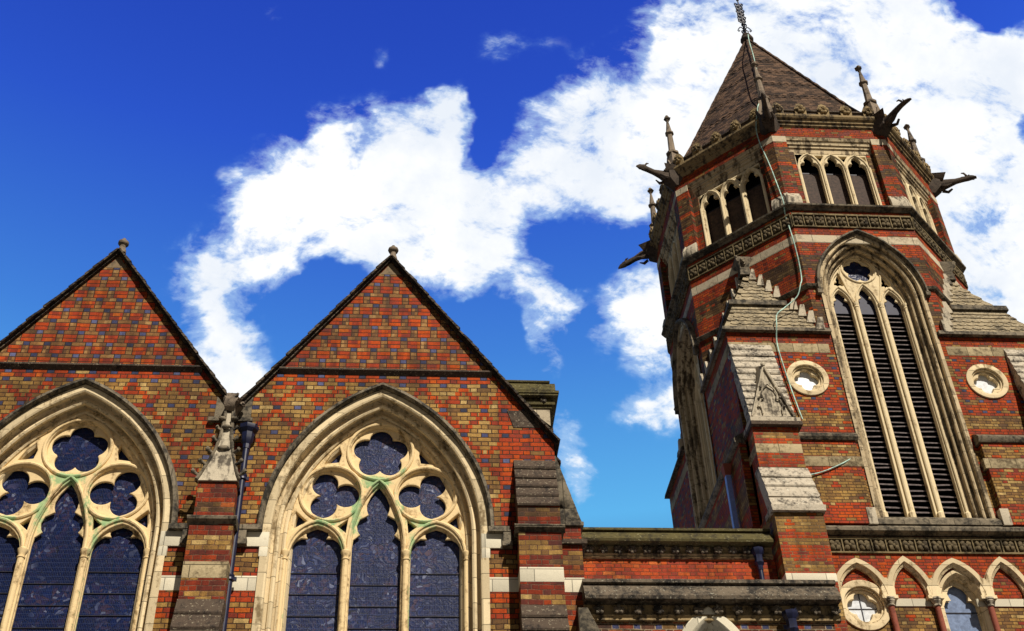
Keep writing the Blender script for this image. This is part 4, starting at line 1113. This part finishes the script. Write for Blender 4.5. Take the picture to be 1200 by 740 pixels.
# --- upper windows (eight sides): recessed panel, lintel, three lights
def upper(T):
    w = MB(T)
    D = .14
    # stepped lintel mouldings inside the recess
    w.sprism([(.0,23.55),(.03,23.50),(.035,23.47),(.07,23.45),(.075,23.36),(.11,23.34),(.115,23.28),(.15,23.26),(.16,23.13),(.26,23.13),(.26,23.55)], -1.11, 1.07)
    win = w.build('bell_opening', M['tcream'], tower)
    # brick side panels of the recess and reveals
    MB(T).box(-1.11,-.93,D,D+.12,21.2,23.14).box(.91,1.07,D,D+.12,21.2,23.14).box(-1.112,-1.11,0,D,21.2,23.55).box(1.07,1.072,0,D,21.2,23.55).build('recess_brick', M['tower'], win)
    out = [(-.94,21.2),(.92,21.2),(.92,23.12),(-.94,23.12)]
    def light(xc): return mir([(.235,21.26),(.235,22.66),(.22,22.74),(.165,22.80),(.10,22.80),(.12,22.90),(.08,22.98),(0,23.05)], xc)
    H = [light(-.6), light(0), light(.6)]
    for xc in (-.3,.3): H.append([(xc-.11,23.06),(xc,22.86),(xc+.11,23.06)])
    H.append([(-.90,23.06),(-.88,22.88),(-.73,23.06)]); H.append([(.73,23.06),(.88,22.88),(.88,23.06)])
    tr = plate(T, [out]+H, D+.02, D+.14, .02)
    t2 = MB(T)
    for xc in (-.6,0,.6): t2.tube([(xc+x,D+.015,z) for x,z in mir([(.285,22.55),(.28,22.72),(.22,22.90),(.12,23.02),(0,23.10)],0)], .026, 8)
    for xc in (-.3,.3,-.9,.9): t2.tube([(xc,D+.015,21.26),(xc,D+.015,22.66)], .038, 8)
    merge(tr, t2); tr.build('tracery', M['ttrac'], win, smooth=40)
    MB(T).box(-.93,.91,D+.22,D+.24,21.15,22.62).build('mesh_screen', M['board'], win)
    MB(T).box(-.93,.91,D+.215,D+.235,22.60,22.635).build('screen_rail', M['iron2'], win)
    MB(T).box(-.95,.93,D+.5,D+.52,21.1,23.2).build('darkness_sheet', M['black'], win)  # added near-black sheet in place of the unlit space behind the lights
    # stone at pier head and sloping pier foot
    MB(T).box(-1.46,-1.105,-.006,.02,23.35,23.55).box(1.065,1.46,-.006,.02,23.35,23.55).build('quoin_stone', M['oband'], win)
    pf = MB(T)
    for a, b_ in ((-1.50,-1.11),(1.07,1.50)):
        pf.sprism([(-.085,21.18),(-.08,21.36),(-.005,21.56),(.05,21.56),(.05,21.18)], a, b_)
    pf.build('pier_foot', M['cap'], win, bevel=.005)
for deg in range(0,360,45): upper(face_T(deg))

# --- broaches
def broach(quad):
    """quad 0..3: corner at local (-3.5, 0) of the face with rotation -90*quad"""
    T = face_T(-90*quad)
    def Q(x, y, z): return (x, y, z)
    # south slope plane: eaves from corner A to octagon corner B, apex P; west slope mirrored about the diagonal
    A = Vector((-3.5-.04, -.04, ZE)); B = Vector((-1.45, -.04, ZE)); P = Vector((-2.475, 1.025, 19.85))
    def sw(p): # mirror about the diagonal through the corner (-3.5,0)
        dx_, dy_ = p.x+3.5, p.y
        return Vector((-3.5+dy_, dx_, p.z))
    root = MB(T)
    root.loft([[tuple(A), tuple(B), tuple(sw(B))], [tuple(P), tuple(P+Vector((.02,.02,0))), tuple(P+Vector((.0,.02,0)))]])
    br = root.build('broach', M['scale'], tower)
    sc_ = MB(T)
    for side in (0, 1):
        # rows of scales between z levels
        nrow = 16
        for r in range(nrow):
            if r in (6,): pass
            t0 = r/nrow; t1 = (r+1.35)/nrow
            if r == 7: continue
            a0 = A.lerp(P, t0); b0 = B.lerp(P, t0); a1 = A.lerp(P, min(t1,1)); b1 = B.lerp(P, min(t1,1))
            L = (b0-a0).length
            plain = r in (4,5,6)
            n_ = max(1, int(L/.20)); lift = Vector((0,-.028,.012)); li2 = Vector((0,-.004,0))
            for i in range(n_):
                f0, f1 = i/n_, (i+1)/n_
                if r % 2 and not plain: f0 = min(1, f0+.5/n_); f1 = min(1, f1+.5/n_)
                p, q = a0.lerp(b0, f0)+lift, a0.lerp(b0, f1)+lift
                p2, q2 = a1.lerp(b1, f0)+li2, a1.lerp(b1, f1)+li2
                if f1-f0 < .01: continue
                m1 = p.lerp(q,.25); m2 = p.lerp(q,.5); m3 = p.lerp(q,.75); dn = (a0-a1).normalized()*(.0 if plain else .05)
                poly = [p, m1+dn*.8, m2+dn, m3+dn*.8, q, q2, p2]
                if side: poly = [sw(v) for v in poly]
                sc_.face([tuple(v) for v in poly])
                low = poly[:5]; und = [v - (Vector((0,-.028,0)) if not side else Vector((-.028,0,0))) for v in low]
                for j in range(4): sc_.face([tuple(low[j]), tuple(low[j+1]), tuple(und[j+1]), tuple(und[j])])
    sc_.build('stone_scales', M['scale'], br, smooth=10)
    # eaves moulding, mid ledge
    ev = MB(T)
    t = .435; a, b_ = A.lerp(P, t), B.lerp(P, t)
    for (p, q, h, o) in ((A, B+Vector((.25,0,0)), .09, .07), (a, b_, .13, .15)):
        for side in (0,1):
            pts = [Vector((p.x-o, p.y-o, p.z-h)), Vector((q.x, p.y-o, p.z-h)), Vector((q.x, p.y-o+.02, p.z+.01)), Vector((p.x-o+.02, p.y-o+.02, p.z+.01))]
            inn = [Vector((p.x+.2, p.y+.2, p.z-h)), Vector((q.x, p.y+.2, p.z-h)), Vector((q.x, p.y+.25, p.z+.05)), Vector((p.x+.2, p.y+.25, p.z+.05))]
            if side: pts = [sw(v) for v in pts]; inn = [sw(v) for v in inn]
            ev.loft([[tuple(v) for v in pts], [tuple(v) for v in inn]])
    ev.build('eaves_mould', M['hood'], br, wobble=.002)
    # stepped stones against the octagon
    st = MB(T)
    for side in (0,1):
        ns = 9
        for i in range(ns):
            p = B.lerp(P, i/ns); p1 = B.lerp(P, (i+1)/ns)
            if i == 4: continue
            xa, xb, ya, yb = p.x-.11, p.x+.12, p.y-.05-.02, p.y+.35
            c0 = [Vector((xa+.02, ya, p.z-.03)), Vector((xb, ya, p.z-.03)), Vector((xb, ya, p1.z+.03)), Vector((xa+.12, ya+.0, p1.z+.02))]
            c1 = [v+Vector((0,.35,0)) for v in c0]
            if side: c0 = [sw(v) for v in c0]; c1 = [sw(v) for v in c1]
            st.loft([[tuple(v) for v in c0], [tuple(v) for v in c1]])
    st.build('stepped_stones', M['cap'], br, wobble=.003)
    # carved bracket on top
    bk = MB(T)
    bx_, by_ = P.x, P.y
    bk.loft([[(bx_-.14,by_-.14,19.75),(bx_+.14,by_-.14,19.75),(bx_+.14,by_+.3,19.75),(bx_-.14,by_+.3,19.75)],
             [(bx_-.11,by_-.11,20.02),(bx_+.11,by_-.11,20.02),(bx_+.11,by_+.3,20.02),(bx_-.11,by_+.3,20.02)],
             [(bx_-.2,by_-.2,20.14),(bx_+.18,by_-.2,20.14),(bx_+.18,by_+.3,20.14),(bx_-.2,by_+.3,20.14)],
             [(bx_-.2,by_-.2,20.24),(bx_+.18,by_-.2,20.24),(bx_+.18,by_+.3,20.24),(bx_-.2,by_+.3,20.24)]])
    for k in range(10): bk.blob((bx_+random.uniform(-.2,.12), by_+random.uniform(-.22,-.06), random.uniform(20.0,20.25)), random.uniform(.03,.055), jit=.3)
    bk.build('carved_bracket', M['hood'], br, wobble=.006, smooth=50)
for q in range(4): broach(q)

# --- face bands below the broach (south and its twin)
for deg in (0, -90, 90, 180):
    T = face_T(deg); lim = 3.5
    band(T, [(-lim+.0, -1.30), (1.30, lim)], 16.80, 17.04, M['tband'], tower, y0=-.006, y1=.02)
    if deg == 0:
        band(T, [(-2.56,-1.245),(1.245,2.56)], 13.88, 14.11, M['tband'], tower, y0=-.006 if 0 else -.156, y1=.02)
    # thicker wall below the string, with the string on it
    th = MB(T); st = MB(T)
    inn = 1.30
    if deg in (-90, 90): inn = 0.0
    for sx in (-1, 1):
        a, b_ = sorted((sx*inn, sx*lim)); th.box(a, b_, -.15, .0, 12.62, 14.50)
        st.sprism([(.0,14.46),(-.19,14.48),(-.23,14.54),(-.23,14.60),(-.17,14.66),(0,14.76)], *sorted((sx*max(0, inn-.05), sx*(lim+.0))))
    th.build('thickened_wall', M['tower'], tower); st.build('string_course', M['hood'], tower, wobble=.003)
    a_ = 2.56 if deg in (0,180) else 3.5
    frieze(T, -a_, a_, 12.07, 12.37, .278, tower)

# --- roundels beside the belfry window
def roundel(T, cx, cz, R, n, parent, glass, start, name='roundel_window'):
    mb = plate(T, [circle(cx, cz, R, 36), circle(cx, cz, R*.74, 30)], -.035, .03, .012)
    t_ = MB(T); t_.tube([(cx+R*.70*cos(2*pi*k/36), .03, cz+R*.70*sin(2*pi*k/36)) for k in range(36)], .02, 8, closed=True); merge(mb, t_)
    o = mb.build(name, M['jamb'], parent, smooth=40)
    f = plate(T, [circle(cx, cz, R*.80, 30), foil(cx, cz, n, R*.30, R*.285 if n == 4 else R*.3, start)], .06, .15, .012)
    f.build('foiled_plate', M['jamb'], o, smooth=40)
    MB(T).prism(circle(cx, cz, R*.76, 24), .155, .17).build('glass', glass, o)
    return o
for x in (-1.93, 1.97): roundel(TS, x, 16.12, .45, 4, tower, M['paleglass'], pi/2)

# --- west pale pipe
Wt = face_T(-90)
wp = MB(Wt).box(2.66, 2.78, -.30, -.20, 10.5, 14.20).build('rainwater_pipe', M['palepipe'], tower, label='pale blue square pipe')
MB(Wt).loft([[(2.60,-.34,14.42),(2.84,-.34,14.42),(2.84,-.15,14.42),(2.60,-.15,14.42)],[(2.66,-.31,14.18),(2.78,-.31,14.18),(2.78,-.19,14.18),(2.66,-.19,14.18)]]).build('hopper_head', M['column'], wp)

# --- tower south buttresses
def tbuttress(x0, x1):
    b = MB(TS).box(x0, x1, -.55, .0, 12.5, 14.60).box(x0, x1, -.90, .0, 0, 12.502)
    b = b.build('buttress', M['tbut'], tower)
    w = MB(TS); weathering(w, x0, x1, .0, 16.98, -.56, 14.72, 12, .03, .0); w.build('upper_weathering', M['weather'], b, wobble=.006)
    w = MB(TS); weathering(w, x0, x1, -.552, 13.58, -.92, 12.52, 4, .035, .03); w.box(x0-.05, x1+.05, -.98, -.5, 12.42, 12.53); w.build('lower_weathering', M['weather'], b, wobble=.008)
    xc = (x0+x1)/2
    gb = MB(TS)
    gb.loft([[(x0+.04,-.58,14.66),(x1-.02,-.58,14.66),(xc+.03,-.55,16.02),(xc-.03,-.55,16.02)], [(x0,-.0,14.66),(x1,-.0,14.66),(xc+.03,-.1,16.3),(xc-.03,-.1,16.3)]])
    gb.box(x0-.03, x1+.06, -.64, -.0, 14.60, 14.70)
    gm = gb.build('gablet', M['cap'], b, wobble=.002)
    rl = MB(TS)
    rl.tube([(x0+.03,-.60,14.74),(xc,-.575,16.0)], .022, 6); rl.tube([(x1-.03,-.60,14.74),(xc,-.575,16.0)], .032, 6)
    rl.tube([(xc+x,-.60,z) for x, z in mir([(.20,14.80),(.20,14.92),(.24,15.02),(.20,15.14),(.13,15.16),(.16,15.28),(.12,15.40),(0,15.52)],0)], .016, 6)
    for sx in (-1,1):
        for (xx,z) in ((.26,14.98),(.21,15.2),(.15,15.45)): rl.blob((xc+sx*xx,-.60,z), .03, jit=.3)
    rl.blob((xc,-.58,16.03), .06, jit=.2)
    rl.build('gablet_moulding', M['cap'], gm, smooth=50)
    MB(TS).box(x0-.03, x1+.08, -.66, 0, 14.52, 14.60).build('string_course', M['wdark'], b, wobble=.002)
    MB(TS).box(x0-.003, x1+.003, -.555, 0, 13.92, 14.13).build('stone_band', M['tband'], b, bevel=.005)
    MB(TS).box(x0-.003, x1+.003, -.904, -.5, 11.03, 11.19).build('stone_band', M['white'], b, bevel=.004)
tbuttress(-3.5, -2.58); tbuttress(2.58, 3.5)

# --- arcade along the tower foot
ar = MB(TS)
colx = [-2.33, -1.35, -.48, .53, 1.40, 2.36]
spring = 11.08
def arch_band(mb, xc, w, z0, apex, t_=.10, y0=-.13):
    H_ = apex-z0; R = (w*w+H_*H_)/(2*w); c = R-w
    mbs = sweep(TS, [(R-t_-.05,.02),(R-t_-.05,y0+.07),(R-t_,y0+.03),(R-t_+.01,y0),(R,y0),(R+.005,.02)], c, z0, z0, 12, xc, jamb=False)
    merge(mb, mbs)
arch_band(ar, -1.84, .55, 11.12, 11.90); arch_band(ar, -.915, .46, 11.12, 11.95, y0=-.124); arch_band(ar, .025, .56, 11.12, 11.91); arch_band(ar, .965, .46, 11.12, 11.95, y0=-.124); arch_band(ar, 1.88, .55, 11.12, 11.90)
for x in colx[1:5]: ar.box(x-.15,x+.15,-.135,.0,11.085,11.15)
for x in colx[1:5]: ar.prism([(x-.12,11.14),(x+.12,11.14),(x+.13,11.3),(x+.02,11.50),(x-.02,11.50),(x-.13,11.3)], -.120, .0)
arc = ar.build('blind_arcade', M['jamb'], tower, smooth=24)
MB(TS).box(-1.30,-.52,-.02,.0,10.98,11.13).box(.57,1.36,-.02,.0,10.98,11.13).box(.32,.50,-.02,.0,10.98,11.13).build('impost_band', M['white'], arc)
for x in colx[1:5]:
    cl = MB(TS).lathe([(.055,8.2),(.055,10.98)], x, -.07, 12).build('column', M['column'], arc, smooth=40)
    MB(TS).lathe([(.05,10.94),(.075,10.95),(.075,10.97),(.058,10.985),(.075,11.02),(.09,11.045),(.09,11.065),(.105,11.08),(.105,11.11)], x, -.07, 14).build('column', M['cap'], arc, smooth=30).name = 'capital'
rw = roundel(TS, -1.83, 11.0, .50, 4, tower, M['paleglass'], pi/2)
MB(TS).box(-1.84,-1.825,.140,.152,10.6,11.4).box(-2.2,-1.45,.141,.151,10.99,11.0).build('glazing_bar', M['iron2'], rw)
lw = sweep(TS, [(.70,-.04),(.64,-.04),(.62,.0),(.60,.08),(.58,.10),(.56,.20),(.53,.24)], .22, 11.05, 8.6, 10, .07).build('lancet_window', M['jamb'], tower, smooth=24)
lh = mir([(.34,8.6),(.34,11.05),(.27,11.17),(.18,11.17),(.22,11.30),(.15,11.42),(0,11.50)], .07)
plate(TS, [arch_pts(.60,.22,11.05,8.6,10,.07), lh], .13, .21, .012).build('cusped_head', M['jamb'], lw, smooth=40)
MB(TS).prism(arch_pts(.58,.22,11.05,8.6,8,.07), .23, .245).build('glass', M['blueglass'], lw)
MB(TS).box(-.3,.42,.215,.228,10.95,10.965).box(-.3,.42,.215,.228,10.55,10.565).build('glazing_bar', M['iron2'], lw)

# --- copper lightning strip down the tower
def at(x, y, Y):
    r = pix_dir(x, y); t_ = Y/r.y; return (r.x*t_, Y, 1.6+r.z*t_)
cb = MB()
CAB = [(10.02,23.25,31.75),(9.62,22.35,30.2),(9.38,21.75,28.9),(9.02,20.9,26.9),(8.85,20.45,25.6),(8.45,20.0,24.70),(8.36,19.98,24.36),(8.30,20.12,23.95),(8.34,20.20,23.5),(8.42,20.10,22.6),(8.48,20.03,21.7),(8.47,19.93,21.2),(8.50,20.06,20.9),(8.52,20.01,20.2),(8.53,20.00,19.5),(8.50,19.99,18.9),(8.42,19.94,18.66),(8.30,20.00,18.35),(7.98,20.02,18.05),(7.72,19.90,17.75),(7.62,19.80,17.36),(7.60,19.94,17.0),(7.63,19.93,16.4),(7.72,19.94,15.6),(7.80,19.95,15.05)]
def smooth_path(P, n=5):
    P = [Vector(p) for p in P]; out = []
    for i in range(len(P)-1):
        p0, p1, p2, p3 = P[max(i-1,0)], P[i], P[i+1], P[min(i+2,len(P)-1)]
        for k in range(n):
            t_ = k/n; out.append(0.5*((2*p1)+(p2-p0)*t_+(2*p0-5*p1+4*p2-p3)*t_*t_+(3*p1-p0-3*p2+p3)*t_**3))
    return [tuple(p) for p in out]+[tuple(P[-1])]
cb.tube(smooth_path(CAB), .014, 6)
cb.tube(smooth_path([(7.50,19.80,13.62),(7.9,19.82,13.72),(8.4,19.83,13.95),(8.75,19.9,14.2)]), .014, 5)
cb.build('lightning_conductor', M['cable'], tower, smooth=60)
print('objects', len(bpy.data.objects))
